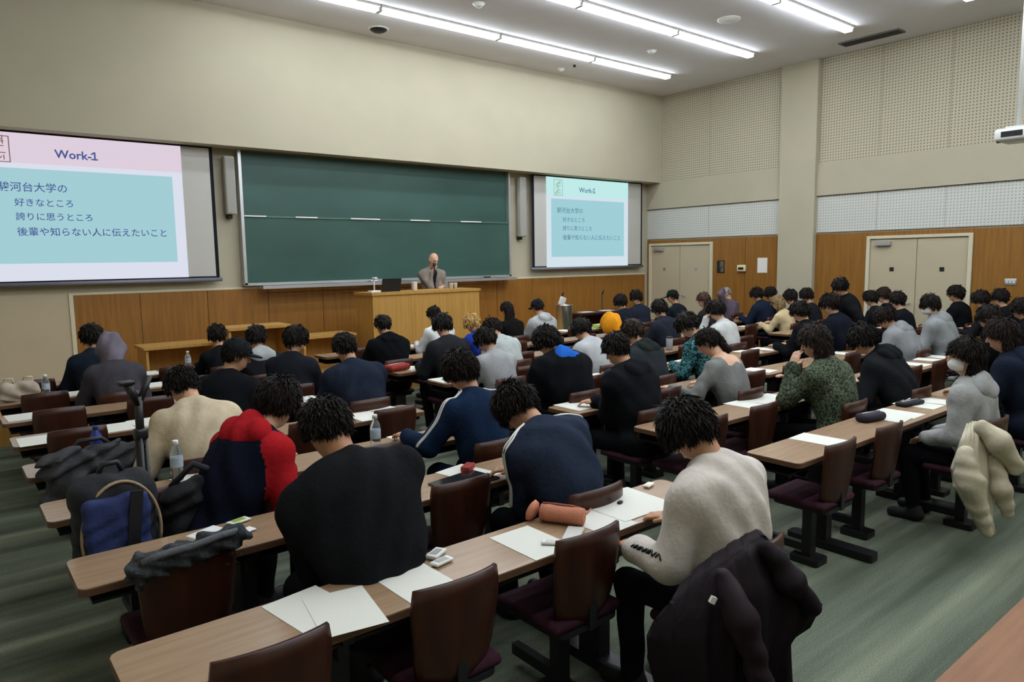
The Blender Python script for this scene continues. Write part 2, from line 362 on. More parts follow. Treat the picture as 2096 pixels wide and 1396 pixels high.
ceilthing(1176, 134, 'sprinkler_head', 'tiny dark ceiling nozzle beside a pale fitting', 'ceiling fitting', .03, 'dark')
ceilthing(980, 10, 'smoke_detector', 'small round smoke detector between the two front lamp rows at the top edge', 'smoke detector', .07, 'dome')
v_ = thing('ceiling_vent', 'long dark slotted air vent in the ceiling near the right wall', 'vent', (12.43, 5.75, ZC))
MB().b2((-.13, -.48, -.006), (.13, .48, 0)).build('backing', M_dark, v_)
fr = MB()
for a in (-.13, .13): fr.b2((a-.012, -.49, -.02), (a+.012, .49, 0))
for a in (-.48, .48): fr.b2((-.13, a-.012, -.02), (.13, a+.012, 0))
fr.build('frame', mat('vent_grey', '6b6a6a', .6), v_)
for k in range(7): MB().box((-.1+k*.033, 0, -.012), (.018, .94, .004), rot=(0, .6, 0)).build('slat', mat('vent_slat', '4a4a4c', .6), v_)
p = onx(2084, 277, 9.3)
pr = thing('projector', 'white ceiling projector hanging at the right edge of the picture', 'projector', tuple(p), math.radians(0))
MB().rbox((0, 0, 0), (.42, .34, .13), .03).build('body', M_white, pr)
MB().lathe([(.045, 0), (.05, .03), (.05, .06), (.03, .065)], (.08, .16, 0), rot=(-math.pi/2, 0, 0)).build('lens', M_dark, pr)
MB().b2((-.19, -.1, -.03), (-.212, .1, .03)).build('air_grille', M_dark, pr)
MB().tube([(0, 0, .06), (0, 0, ZC-p[2])], .025).build('pole', M_white, pr)
MB().rbox((0, 0, .08), (.2, .2, .03), .008).build('mount_plate', M_alu, pr)

# ------------------------------------------------------------------ stage furniture
lt = thing('lectern', 'long light oak teaching lectern on the stage in front of the board', 'lectern', (5.9, 9.55, .3))
MB().b2((-.96, -.25, 0), (-.32, -.22, 1.06)).build('front_panel', M_wood2, lt); MB().b2((-.316, -.25, 0), (.32, -.22, 1.06)).build('front_panel', M_wood2, lt); MB().b2((.324, -.25, 0), (.96, -.22, 1.06)).build('front_panel', M_wood2, lt)
for sx in (-1, 1): MB().b2((sx*.945-.015, -.22, 0), (sx*.945+.015, .28, 1.06)).build('side_panel', M_wood2, lt)
MB().b2((-.98, -.27, 1.06), (.98, .30, 1.10)).build('top', M_wood2, lt); MB().b2((-.93, -.2, .55), (.93, .25, .58)).build('shelf', M_wood2, lt)
def smalltable(x, y, w, d, h, z0, label, M_wood2=M_wood2):
    t = thing('side_table', label, 'table', (x, y, z0))
    MB().prism(rrect(-w/2, w/2, -d/2, d/2, .02), h-.035, h).build('tabletop', M_wood2, t)
    MB().b2((-w/2+.04, d/2-.05, .1), (w/2-.04, d/2-.03, h-.035)).build('modesty_panel', M_wood2, t)
    for sx in (-1, 1): MB().b2((sx*(w/2-.05)-.015, -d/2+.03, 0), (sx*(w/2-.05)+.015, d/2-.03, h-.035)).build('side_panel', M_wood2, t)
smalltable(3.25, 9.45, .86, .5, .74, .3, 'small pale oak table on the stage under the left half of the chalkboard')
smalltable(2.42, 10.05, .9, .55, .52, .3, 'low pale oak table at the left end of the stage')
smalltable(4.35, 9.75, .85, .5, .52, .3, 'low pale oak table on the stage just left of the lectern')
smalltable(9.85, 9.5, 1.5, .5, .55, .3, 'dark table with papers on the stage below the right projection screen', M_back)
# things on the lectern
z_l = 1.40
def onlect(x, y=9.5): return (x, y, z_l)
lp = thing('laptop', 'black laptop standing open on the lectern beside the speaker', 'laptop', onlect(5.35, 9.6))
MB().b2((-.16, -.11, 0), (.16, .11, .02)).build('keyboard_base', M_dark, lp); MB().box((0, -.13, .10), (.32, .012, .2), rot=(.25, 0, 0)).build('screen_lid', M_dark, lp)
mk = thing('document_camera', 'thin white document camera post on the left part of the lectern', 'camera', onlect(5.05, 9.45))
MB().rbox((0, 0, .015), (.16, .12, .03), .008).build('base', M_white, mk); MB().tube([(0, 0, .03), (0, 0, .20)], .01).build('post', M_white, mk); MB().rbox((0, -.03, .21), (.05, .09, .03), .008).build('camera_head', M_white, mk)
for i, x in enumerate((6.42, 6.50)):
    c_ = thing('paper_cup', 'white paper cup on the lectern right of the speaker, %s' % ('left of the pair' if i == 0 else 'right of the pair'), 'cup', onlect(x, 9.45), 0, 'cups on the lectern')
    MB().lathe([(.026, 0), (.034, .095), (.036, .098), (.031, .096), (.025, .01)], seg=14).build('cup_body', M_white, c_)
bt_ = thing('tape_dispenser', 'pale box standing on the lectern left of the speaker', 'box', onlect(5.72, 9.42)); MB().rbox((0, 0, .06), (.07, .07, .12), .01).build('box_body', mat('pale_box', 'c9b9a8', .6), bt_); MB().rbox((0, 0, .127), (.072, .072, .016), .004).build('box_lid', M_white, bt_)
# steel bin
bn = thing('steel_bin', 'shiny steel bin with white paper on top below the right screen', 'bin', (8.75, 9.3, .3))
MB().lathe([(.13, 0), (.145, .02), (.15, .72), (.155, .74), (.14, .74), (.13, .1)], seg=20).build('bin_body', mat('steel', 'b5b2aa', .25, .5, metal=.9), bn)
MB().rbox((-.03, .02, .80), (.14, .05, .15), .01, rot=(.2, .3, .2)).build('crumpled_paper', M_white, bn)
# wall fixtures on the right wall
def wallp(u, v): q = onx(u, v, XR-.03); return (XR-.02, q[1], q[2])
pst = tag(MB().b2((-.006, -.11, -.15), (0, .11, .15)).build('notice_sheet', mat('paper', 'dcdcd6', .8), None, wallp(1560, 543)), 'white notice sheet pinned on the wood panel by the column', 'notice')
th = thing('wall_phone', 'small cream intercom box on the wood panel between poster and notice', 'intercom', wallp(1519, 549))
MB().rbox((-.03, 0, 0), (.06, .2, .14), .02).build('housing', mat('cream_plastic', 'cfc6a0', .5), th); MB().b2((-.063, -.06, -.03), (-.058, .06, .02)).build('display', M_dark, th)
bd = thing('poster', 'dark framed poster on the wood panel next to the far door', 'poster', wallp(1475, 546))
MB().b2((-.012, -.09, -.13), (0, .09, .13)).build('frame', M_dark, bd); MB().b2((-.015, -.075, -.11), (-.011, .02, .11)).build('print', mat('poster_print', '6f6a5c', .8, col2='2c2a2a', vscale=14), bd)
sw = thing('switch_plate', 'pale switch plate on the wood panel right of the near door', 'switch', wallp(2068, 577))
MB().rbox((-.006, 0, 0), (.012, .16, .1), .004).build('plate', M_alu, sw)
for k in (-.045, 0, .045): MB().b2((-.018, k-.012, -.02), (-.011, k+.012, .02)).build('switch', M_white, sw)

# ------------------------------------------------------------------ desks and chairs
ROWS, PITCH, YN0, DD, ZD = 8, .877, 1.98, .345, .70
def yN(n): return YN0+PITCH*(n-1)
M_desk = mat('desk_laminate', '8b7056', .27, .7, col2='987d63', vscale=2.5, stretch=(1.2, 16, 16), bump=.02, bscale=30)
M_edge = mat('desk_edge', '5a3f2c', .5, .35)
M_back = mat('chair_plywood', '2e140d', .36, .35, col2='3f1f12', vscale=2, stretch=(10, 10, 1))
M_seat = mat('maroon_upholstery', '371c27', .85, .15, var=.1, vscale=30, bump=.2, bscale=200)
DW = 2.56
BLOCKS = [(.31, 'left block'), (3.64, 'centre block left half'), (6.22, 'centre block right half'), (9.65, 'right block')]
ol = rrect(0, DW, 0, DD, .035)
def inset(P, k): return [(DW/2+(x-DW/2)*(1-k/DW*2), DD/2+(y-DD/2)*(1-k/DD*2)) for x, y in P]
me_top = MB().prism(inset(ol, .002), ZD-.004, ZD).prism(ol, ZD-.03, ZD-.004, mi=1).mesh('desktop', [M_desk, M_edge])
me_shelf = MB().b2((.05, .09, .60), (DW-.05, .325, .612)).b2((.05, .318, .612), (DW-.05, .325, .665)).mesh('book_shelf', M_dark)
me_leg = MB().b2((-.035, .14, .05), (.035, .27, .60)).mesh('leg', M_black)
me_brk = MB().b2((-.02, .06, .613), (.02, .315, .67)).b2((-.02, .1, .54), (.02, .3, .60)).mesh('bracket', M_black)
me_foot = MB().prism(rrect(-.05, .05, -.15, .40, .02), 0, .05).mesh('foot_rail', M_black)
def desk(n, bi):
    x0, bn_ = BLOCKS[bi]
    t = thing('lecture_desk', 'brown laminate lecture desk in the %s row from the camera, %s' % (ORD[n], bn_), 'desk', (x0, yN(n), 0), 0, 'fixed lecture desks')
    put('desktop', me_top, t); put('book_shelf', me_shelf, t)
    for lx in (.64, 1.92):
        put('leg', me_leg, t, (lx, 0, 0)); put('foot_rail', me_foot, t, (lx, 0, 0)); put('bracket', me_brk, t, (lx, 0, 0))
def back_mesh():
    nu, nv = 12, 8; V = []; F = []
    for side in (0, 1):
        for j in range(nv+1):
            for i in range(nu+1):
                a, b = i/nu*2-1, j/nv*2-1
                hw = .185-.03*(1-(b+1)/2)                       # narrower towards the seat
                x = a*hw*(1-.10*max(0, abs(b)-.6)**1*2.2*abs(a)); z = .60+b*.19*(1-.06*a*a)
                y = -.215+.045*a*a*-1*-1+.03*(b*.5)**2-.02*b+(0 if side == 0 else .018)
                V.append((x, y, z))
    n1 = (nu+1)*(nv+1)
    for j in range(nv):
        for i in range(nu):
            q = (j*(nu+1)+i, j*(nu+1)+i+1, (j+1)*(nu+1)+i+1, (j+1)*(nu+1)+i); F.append(q); F.append(tuple(k+n1 for k in q[::-1]))
    rim = [j for j in range(nu+1)]+[k*(nu+1)+nu for k in range(1, nv+1)]+[nv*(nu+1)+i for i in range(nu-1, -1, -1)]+[k*(nu+1) for k in range(nv-1, 0, -1)]
    for a, b in zip(rim, rim[1:]+rim[:1]): F.append((b, a, a+n1, b+n1))
    return MB().add(V, F, 0, True).mesh('backrest', M_back)
me_bk = back_mesh()
me_st = MB().rbox((0, .005, .415), (.38, .38, .045), .02, 2).mesh('seat', M_seat)
me_pan = MB().prism(rrect(-.17, .17, -.19, .16, .05), .375, .395).b2((-.02, -.2, .375), (.02, -.17, .5)).mesh('seat_pan', M_dark)
me_post = MB().b2((-.03, -.03, .04), (.03, .03, .375)).mesh('post', M_black)
me_arm = MB().b2((-.02, 0, .06), (.02, .3, .11)).mesh('swing_arm', M_black)
me_base = MB().prism(rrect(-.07, .07, -.09, .09, .02), 0, .04).mesh('floor_plate', M_black)
def chair(x, y, label, rz=0):
    t = thing('lecture_chair', label, 'chair', (x, y, 0), rz, 'lecture chairs')
    for nm, me in (('backrest', me_bk), ('seat', me_st), ('seat_pan', me_pan), ('post', me_post), ('swing_arm', me_arm), ('floor_plate', me_base)): put(nm, me, t)
def inframe(p, mg=60):
    u, v, d = proj(p); return d > .3 and -mg < u < PW+mg and -mg < v < PH+mg*3
for n in range(1, ROWS+1):
    for bi, (x0, _) in enumerate(BLOCKS):
        if inframe((x0+.02, yN(n)+.17, .7), 20) or inframe((x0+DW, yN(n)+.17, .7), 20): desk(n, bi)
# desk at the very back, only its corner in the picture
bdk = thing('back_desk', 'orange-brown wooden desk edge in the bottom right corner', 'desk', (1.55, .25, 0))
MB().prism(rrect(0, 2.6, 0, .44, .03), .66, .70).build('desktop', mat('back_desk_wood', '7b5030', .45, .3, col2='885c39', vscale=2.5, stretch=(1.2, 16, 16)), bdk)
for lx in (.6, 2.0): MB().b2((lx-.035, .16, 0), (lx+.035, .29, .66)).build('leg', M_black, bdk)
MB().b2((.05, .40, .3), (2.55, .42, .66)).build('modesty_panel', M_dark, bdk)

# ------------------------------------------------------------------ people: implicit surfaces meshed with surface nets
f32 = np.float32
def smin(a, b, k):
    h = np.clip(.5+.5*(b-a)/k, 0, 1); return b*(1-h)+a*h-k*h*(1-h)
def cone(P, a, b, ra, rb):
    a = np.asarray(a, f32); b = np.asarray(b, f32); ab = b-a; t = np.clip(((P-a) @ ab)/max(1e-9, float(ab @ ab)), 0, 1)
    return np.sqrt(((P-a-t[:, None]*ab)**2).sum(1))-(ra+(rb-ra)*t)
def ell(P, c, r, R=None):
    q = P-np.asarray(c, f32)
    if R is not None: q = q @ R.astype(f32)
    r = np.asarray(r, f32); k0 = np.sqrt(((q/r)**2).sum(1)); k1 = np.sqrt(((q/(r*r))**2).sum(1))+1e-9
    return k0*(k0-1)/k1
CORN = [(i, j, k) for i in (0, 1) for j in (0, 1) for k in (0, 1)]
EDG = [(a, b) for a in range(8) for b in range(a+1, 8) if sum(abs(p-q) for p, q in zip(CORN[a], CORN[b])) == 1]
def snet(fn, lo, hi, h):
    lo = np.asarray(lo, float)-2*h; hi = np.asarray(hi, float)+2*h
    n = np.ceil((hi-lo)/h).astype(int)+1
    ax = [(lo[i]+h*np.arange(n[i])).astype(f32) for i in range(3)]
    G = np.stack(np.meshgrid(*ax, indexing='ij'), -1).reshape(-1, 3)
    F = fn(G).reshape(n).astype(f32); S = F < 0
    nx, ny, nz = n
    cnt = sum(S[i:nx-1+i, j:ny-1+j, k:nz-1+k].astype(np.int8) for i, j, k in CORN)
    mix = (cnt > 0) & (cnt < 8); ids = np.argwhere(mix)
    idx = -np.ones(mix.shape, int); idx[mix] = np.arange(len(ids))
    acc = np.zeros((len(ids), 3)); w = np.zeros(len(ids))
    for a, b in EDG:
        A, B = np.array(CORN[a]), np.array(CORN[b])
        va = F[tuple((ids+A).T)]; vb = F[tuple((ids+B).T)]; c = (va < 0) != (vb < 0)
        t = np.where(c, va/np.where(va == vb, 1, va-vb), 0)
        acc += np.where(c[:, None], A+t[:, None]*(B-A), 0); w += c
    V = lo+h*(ids+acc/w[:, None]); Q = []
    for axi in range(3):
        o1, o2 = (axi+1) % 3, (axi+2) % 3
        sl = [slice(None)]*3; sl2 = [slice(None)]*3; sl[axi] = slice(0, -1); sl2[axi] = slice(1, None)
        A, B = S[tuple(sl)], S[tuple(sl2)]; E = np.argwhere(A != B)
        E = E[(E[:, o1] > 0) & (E[:, o2] > 0) & (E[:, o1] < n[o1]-1) & (E[:, o2] < n[o2]-1)]
        ins = A[tuple(E.T)]
        def cell(d1, d2):
            e = E.copy(); e[:, o1] -= d1; e[:, o2] -= d2; return idx[tuple(e.T)]
        q = np.stack([cell(1, 1), cell(0, 1), cell(0, 0), cell(1, 0)], 1); q[~ins] = q[~ins][:, ::-1]; Q.append(q)
    return V, np.concatenate(Q)
def npmesh(name, V, Q, mats, mi=None):
    me = bpy.data.meshes.new(name); nv, nq = len(V), len(Q)
    me.vertices.add(nv); me.vertices.foreach_set('co', np.asarray(V, f32).ravel())
    me.loops.add(nq*4); me.loops.foreach_set('vertex_index', Q.astype(np.int32).ravel())
    me.polygons.add(nq); me.polygons.foreach_set('loop_start', np.arange(0, nq*4, 4, dtype=np.int32))
    me.polygons.foreach_set('use_smooth', np.ones(nq, bool))
    for q in mats: me.materials.append(q)
    if mi is not None: me.polygons.foreach_set('material_index', mi.astype(np.int32))
    me.update(calc_edges=True); return me
def cat(parts):
    V, Q, o = [], [], 0
    for v, q in parts: V.append(v); Q.append(q+o); o += len(v)
    return np.concatenate(V), np.concatenate(Q)
def nrm(v): v = np.asarray(v, float); return v/np.linalg.norm(v)
SKIN = {'a': 'b88a6c', 'b': 'a87858', 'c': 'c49a80'}
def skin(k): return mat('skin_'+k, SKIN[k], .55, .35, var=.06, vscale=20)
def hairmat(c): return mat('hair_'+c, c, .6, .16, var=.4, vscale=30, bump=1.0, bscale=150, stretch=(1, 1, .2))
EYE = mat('eye_dark', '201814', .3, .5); LIP = mat('lips', '8e5a4c', .5, .3)

def person(label, u=None, v=None, row=None, dy=-.12, lean=20, hp=25, hyaw=0, hroll=0, rz=0, top='202226', name='jacket', thick=.016, hair='short', hc='1b1613',
           hood=None, hoodc=None, arms='write', near=0, width=1.0, bottoms='17181c', sk='a', pos=None, stand=False, paint=None, paintc=None, mats_top=None, z0=0.0, arms_xyz=None, collar=None, cap=None, mask=False, tilt=0, forcez=None, cdx=0, cdy=.06):
    R_ = random.Random(label); ph = R_.random()*6
    hb, ht, hh, hn, hr = (.024, .0115, .0065, .0055, .0075) if near == 2 else ((.03, .017, .009, .0075, .010) if near == 1 else (.036, .024, .013, .009, .0145))
    # --- skeleton (unscaled, hips above the origin)
    zp = .94 if stand else .53
    pel = np.array([0, 0, zp]); a1, a2, a3 = (math.radians(lean*k) for k in (.7, 1.3, 1.0))
    up = lambda a: np.array([0, math.sin(a), math.cos(a)])
    fw = lambda a: np.array([0, math.cos(a), -math.sin(a)])
    Rx = lambda a: np.stack([np.array([1, 0, 0]), fw(a), up(a)], 1)
    mid = pel+.22*up(a1); che = mid+.20*up(a2); nb = che+.120*up(a2)
    ny_ = math.radians(hyaw); hpr = math.radians(hp); nd = up(min(a3+hpr*.45, 1.2))
    hx = np.array([math.cos(ny_), math.sin(ny_), 0]); hf = np.array([-math.sin(ny_)*math.cos(hpr), math.cos(ny_)*math.cos(hpr), -math.sin(hpr)]); hu = np.cross(hx, hf)
    if hroll:
        c, s = math.cos(math.radians(hroll)), math.sin(math.radians(hroll)); hx, hu = c*hx+s*hu, -s*hx+c*hu
    Rh = np.stack([hx, hf, hu], 1)
    hcn = nb+.095*nd+.09*hu+.02*hf                       # head centre
    headtop = hcn+.118*hu; ztop = max(headtop[2], hcn[2]+.115)+.015
    # --- place and scale so that the head top sits where the photograph shows it
    if pos is None:
        yh = yN(row)+dy; q = ony(u, v, yh); s = (forcez or q[2]-z0)/ztop
        s = min(max(s, .88), 1.12)
        c, sn = math.cos(rz), math.sin(rz)
        off = np.array([c*hcn[0]-sn*hcn[1], sn*hcn[0]+c*hcn[1]])*s
        px, py = q[0]-off[0], yh-off[1]
    else: px, py, s = pos
    loc = (px, py, z0)
    # --- arms
    sh = {}; tg = {}
    presets = {'write': ((-.15, .43, .745), (.12, .42, .745)), 'lap': ((-.12, .26, .60), (.12, .26, .60)), 'phone': ((-.05, .37, .80), (.07, .37, .80)),
               'wide': ((-.26, .42, .745), (.24, .42, .745)), 'cross': ((.05, .40, .745), (-.02, .45, .745)), 'left': ((-.30, .45, .745), (.10, .42, .745)), 'side': ((-.2, .05, zp-.1), (.2, .05, zp-.1))}
    if arms == 'face' and not arms_xyz: tgt = [hcn*s+np.array([-.11, .10, -.04]), hcn*s+np.array([.10, .11, -.06])]
    elif arms == 'chin': tgt = [hcn*s+np.array([-.06, .10, -.10]), np.array([.12, .42, .745])]
    elif arms_xyz: tgt = [np.array(q) for q in arms_xyz]
    else: tgt = [np.array(q) for q in presets[arms]]
    SK = []
    for sx, T in zip((-1, 1), tgt):
        S = che+up(a2)*.042+np.array([sx*.165*width, 0, sx*tilt]); T = T/s; D = T-S; L = np.linalg.norm(D); l1, l2 = .285, .255
        if L > .525: T = S+D/L*.525; D = T-S; L = .525
        L = max(L, .12)
        ca = (l1*l1+L*L-l2*l2)/(2*l1*L); ca = max(-1, min(1, ca)); dn = D/L
        pole = np.array([sx*.25, .25, -1.0]) if arms in ('face', 'chin') else np.array([sx*.55, -.45, -1.0]); pole = nrm(pole-dn*(pole @ dn))
        el = S+dn*l1*ca+pole*l1*math.sqrt(1-ca*ca); SK.append((sx, S, el, T))
    # --- legs
    LG = []
    for sx in (-1, 1):
        if stand: LG.append((sx, np.array([sx*.09, 0, zp-.03]), np.array([sx*.11, .03, .49]), np.array([sx*.11, 0, .08]), np.array([sx*.13, .15, .035])))
        else:
            k = R_.uniform(-.05, .05); LG.append((sx, np.array([sx*.09, .02, zp-.01]), np.array([sx*(.13+k), .41, .50]), np.array([sx*(.13+k), .36+k, .08]), np.array([sx*(.14+k), .51+k, .035])))
    def torso(P, g=0.0, hips=True):
        d = ell(P, mid, ((.152*width+g), .118+g, .19), Rx(a1))
        d = smin(d, ell(P, che-.03*up(a2)-.012*fw(a2), (.175*width+g, .122+g, .185+g), Rx(a2)), .07)
        if hips: d = smin(d, ell(P, pel+[0, -.01, .02], (.165*width+g, .128+g, .115+g)), .06)
        d = smin(d, cone(P, SK[0][1]-[0, 0, .005], SK[1][1]-[0, 0, .005], .055+g, .055+g), .06)
        return smin(d, cone(P, nb+.0*nd, che, .055+g*.3, .10+g), .05)
    def arm(P, g=0.0, end=1.0):
        d = None
        for sx, S, el, T in SK:
            a = smin(cone(P, S, el, .056+g, .045+g), cone(P, el, el+(T-el)*end, .045+g, .034+g*.8), .025); d = a if d is None else np.minimum(d, a)
        return d
    def legs(P, g=0.0):
        d = ell(P, pel+[0, -.01, .0], (.165*width+g, .125+g, .10+g))
        for sx, H, K, A, To in LG: d = smin(d, smin(cone(P, H, K, .082+g, .058+g), cone(P, K, A, .057+g, .042+g), .03), .03)
        return d
    arr = np.array([q for a in SK for q in a[1:]]+[q for a in LG for q in a[1:]]+[pel, che, nb])
    lo, hi = arr.min(0)-.2, arr.max(0)+.2; lo[2] = max(lo[2], -.02)
    # body
    parts = [snet(lambda P: smin(smin(torso(P, -.012), arm(P, -.010), .03), legs(P, -.012), .03), lo, hi, hb)]
    nbl = Rh.T @ (nb-hcn)
    def head(P):
        d = smin(ell(P, (0, -.008, .028), (.075, .092, .092)), ell(P, (0, .018, -.04), (.056, .07, .078)), .035)
        d = smin(d, cone(P, (0, .088, .012), (0, .104, -.022), .008, .013), .012)
        d = smin(d, ell(P, (0, .086, .030), (.045, .012, .010)), .015)
        d = smin(d, ell(P, (0, .084, -.064), (.022, .010, .009)), .008)
        for sx in (-1, 1):
            d = smin(d, ell(P, (sx*.077, -.004, -.008), (.011, .022, .031)), .008)
            d = -smin(-d, ell(P, (sx*.031, .098, .010), (.016, .012, .010)), .008)
        return smin(d, cone(P, (0, -.022, -.07), nbl+[0, -.0, -.0], .050, .056), .03)
    hv, hq = snet(head, np.minimum((-.1, -.12, -.14), nbl-.07), np.maximum((.1, .14, .14), nbl+.07), hh)
    parts.append((hv @ Rh.T+hcn, hq)); nb0, nh0 = len(parts[0][1]), len(hq)
    hcen = hv[hq].mean(1)
    for sx, S, el, T in SK:
        fd = nrm(T-el); flat = nrm(fd*[1, 1, .25] if arms in ('write', 'wide', 'cross', 'left') else fd)
        sd = nrm(np.cross(flat, [0, 0, 1.0]))*sx*-1           # towards the thumb side
        pn = np.cross(flat, sd); pn = pn if pn[2] < 0 else -pn
        pc = T+flat*.045; fing = []
        for k, (o, l) in enumerate(((.030, .070), (.010, .078), (-.010, .073), (-.029, .058))):
            b0 = pc+flat*.038+sd*o; b1 = b0+(flat*.9+pn*.35)*l*.5; b2 = b1+(flat*.65+pn*.8)*l*.5; fing.append((b0-flat*.02, b1, b2))
        t0 = T+flat*.025+sd*.03; t1 = t0+(flat*.55+sd*.8)*.035; t2 = t1+(flat*.9+sd*.1+pn*.3)*.03
        Rm = np.stack([sd, flat, pn], 1)
        def hand(P):
            d = smin(ell(P, pc, (.042, .052, .017), Rm), cone(P, T-flat*.04, T+flat*.02, .028, .026), .02)
            for p0, p1, p2 in fing: d = smin(d, np.minimum(cone(P, p0, p1, .0095, .0088), cone(P, p1, p2, .0088, .0075)), .006)
            return smin(d, np.minimum(cone(P, t0, t1, .0125, .0105), cone(P, t1, t2, .0105, .0088)), .01)
        A = np.array([T-flat*.06, t2]+[x for f_ in fing for x in f_]); parts.append(snet(hand, A.min(0)-.03, A.max(0)+.03, hn))
    V, Q = cat(parts); mi = np.zeros(len(Q), int)
    hm = np.zeros(nh0, int)
    for sx in (-1, 1): hm[np.linalg.norm((hcen-[sx*.031, .088, .010])/[.014, .03, .007], axis=1) < 1] = 1
    hm[np.linalg.norm((hcen-[0, .092, -.064])/[.024, .02, .008], axis=1) < 1] = 2
    mi[nb0:nb0+nh0] = hm
    root = put('person', npmesh('person', V*s, Q, [skin(sk), EYE, LIP], mi), None, loc, rz)
    tag(root, label, 'person', 'lecturer' if stand and z0 else 'people in the lecture hall')
    def child(nm, fn, l, h_, hgt, ms, mi_fn=None):
        V, Q = snet(fn, l, h_, hgt)
        mi_ = mi_fn(V[Q].mean(1).astype(f32)) if mi_fn else None
        return put(nm, npmesh(nm, V*s, Q, ms, mi_), root)
    # garments
    amp = .0045 if near else .004
    def wr_(P): return amp*(np.sin(26*P[:, 2]+9*np.sin(7*P[:, 0]+ph)+6*P[:, 1])+.7*np.sin(31*P[:, 0]+14*P[:, 2]+5*np.sin(9*P[:, 1]+ph)))
    hem = zp-.11 if not stand else zp-.16
    def topf(P):
        d = smin(torso(P, thick), arm(P, thick*.85, .97), .035)
        if stand: d = smin(d, cone(P, pel, pel-[0, 0, .1], .15+thick, .155+thick), .05)
        d = d+wr_(P)
        if near: d = d-.006*np.exp(-((P[:, 2]-hem-.05)/.022)**2)+.003
        return np.maximum(d, hem-P[:, 2])
    ms = [mats_top or cloth(top)]; mf = None
    if paint == 'raglan':
        ms.append(cloth(paintc)); mf = lambda C: ((arm(C, thick) < torso(C, thick)+.02) & (np.abs(C[:, 0]) > .10)).astype(int)
    elif paint == 'front':
        ms.append(cloth(paintc)); mf = lambda C: (C[:, 1]+.25*C[:, 0] > .10+.25*(C[:, 2]-.55)).astype(int)
    elif paint == 'offshoulder':
        ms.append(skin(sk)); mf = lambda C: (((C-che) @ up(a2) > .055-.5*np.abs(C[:, 0])) & (np.abs(C[:, 0]) < .10) & ((C-che) @ up(a2) > .03)).astype(int)
    elif paint == 'yoke':
        ms.append(cloth(paintc)); mf = lambda C: ((C-che) @ up(a2) > .06).astype(int)
    l2_, h2_ = arr[[0, 1, 2, 3, 4, 5, 14, 15, 16]].min(0)-.22, arr[[0, 1, 2, 3, 4, 5, 14, 15, 16]].max(0)+.16; l2_[2] = max(l2_[2], hem-.05)
    tp = child(name, topf, l2_, h2_, ht, ms, mf)
    child('trousers', lambda P: legs(P, .008)+wr_(P)*.6, arr[6:15].min(0)-.16, arr[6:15].max(0)+.14, ht*1.15, [cloth(bottoms)])
    for sx, H, K, A, To in LG:
        def shoe(P): return np.maximum(smin(cone(P, A+[0, -.03, -.03], To, .043, .038), cone(P, A+[0, 0, -.03], A+[0, 0, .02], .045, .048), .03), -P[:, 2]+.002)
        child('shoe', shoe, np.minimum(A, To)-.09, np.maximum(A, To)+.09, ht*.9, [mat('shoe_dark', '1d1c1e', .6) if near == 2 or R_.random() < .7 else mat('shoe_pale', 'a9a7a2', .6)])
    if collar:
        def colf(P):
            q = (P-(nb+.012*nd)) @ np.stack([np.array([1, 0, 0]), np.cross(nd, [1, 0, 0]), nd], 1); r = np.sqrt(q[:, 0]**2+q[:, 1]**2)
            return np.sqrt(np.maximum(np.abs(r-.064)-.004, 0)**2+np.maximum(np.abs(q[:, 2])-.022, 0)**2)-.007
        child('collar', colf, nb-.12, nb+.14, min(ht, .013), [cloth(collar)])
    if hood == 'down':
        bk = -fw(a2)
        def hf_(P):
            d = ell(P, nb+bk*.095-.03*up(a2), (.145, .07, .105), Rx(a2+.35)); d = smin(d, cone(P, nb+[-.10, 0, .0]+fw(a2)*.03, nb+bk*.085+.03*up(a2), .036, .052), .03)
            d = smin(d, cone(P, nb+[.10, 0, .0]+fw(a2)*.03, nb+bk*.085+.03*up(a2), .036, .052), .03); return d+wr_(P)*1.6
        child('hood', hf_, nb-.24, nb+.2, ht, [cloth(hoodc or top)])
    # hair / cap / hood up  (head frame)
    def toh(P): return ((P-hcn.astype(f32)) @ Rh.astype(f32))
    hl, hh_ = hcn-.22, hcn+.22
    def locks(q, a=.006):
        th_ = np.arctan2(q[:, 0], q[:, 1]+.01); return a*(.5*np.sin(7*th_+3*np.sin(30*q[:, 2]+ph))+.6*np.sin(23*th_+60*q[:, 2]+ph)+.7*np.sin(41*th_-35*q[:, 2]+60*q[:, 1]))
    if hood == 'up':
        def hu_(P):
            q = toh(P); d = ell(q, (0, -.022, .012), (.112, .125, .142)); d = smin(d, cone(P, nb, hcn-.04*hu-.03*hf, .10, .10), .06)
            return np.maximum(d, -ell(q, (0, .13, -.02), (.074, .11, .105)))+wr_(P)*(2.6 if near == 0 else 1.5)
        child('hood', hu_, hl-.08, hh_, ht*.8, [cloth(hoodc or top)])
    fr0, nap = .045, -.062
    infl = {'short': .014, 'mop': .024, 'long': .016, 'pony': .012, 'bald': .004, 'cap': .012, 'bob': .022, 'grey': .010}[hair]
    if hair == 'mop': fr0 = .012
    if hair == 'bald': fr0, nap = .20, -.06
    def hairf(P):
        q = toh(P); d = ell(q, (0, -.010, .030), (.075+infl, .092+infl, .093+infl*1.05))
        cut = (fr0+nap)/2+(fr0-nap)/2*np.clip(q[:, 1]/.075, -1, 1)-q[:, 2]
        side = np.clip((np.abs(q[:, 0])-.06)/.02, 0, 1)*np.clip((q[:, 1]-.0)/.03, 0, 1)
        if hair == 'bald':
            d = ell(q, (0, -.012, .0), (.08, .094, .09)); return np.maximum(np.maximum(d, q[:, 2]-.035), np.maximum(q[:, 1]+.0, -.075-q[:, 2]))
        d = np.maximum(d, cut+.006*np.sin(5*np.arctan2(q[:, 0], q[:, 1])+ph))
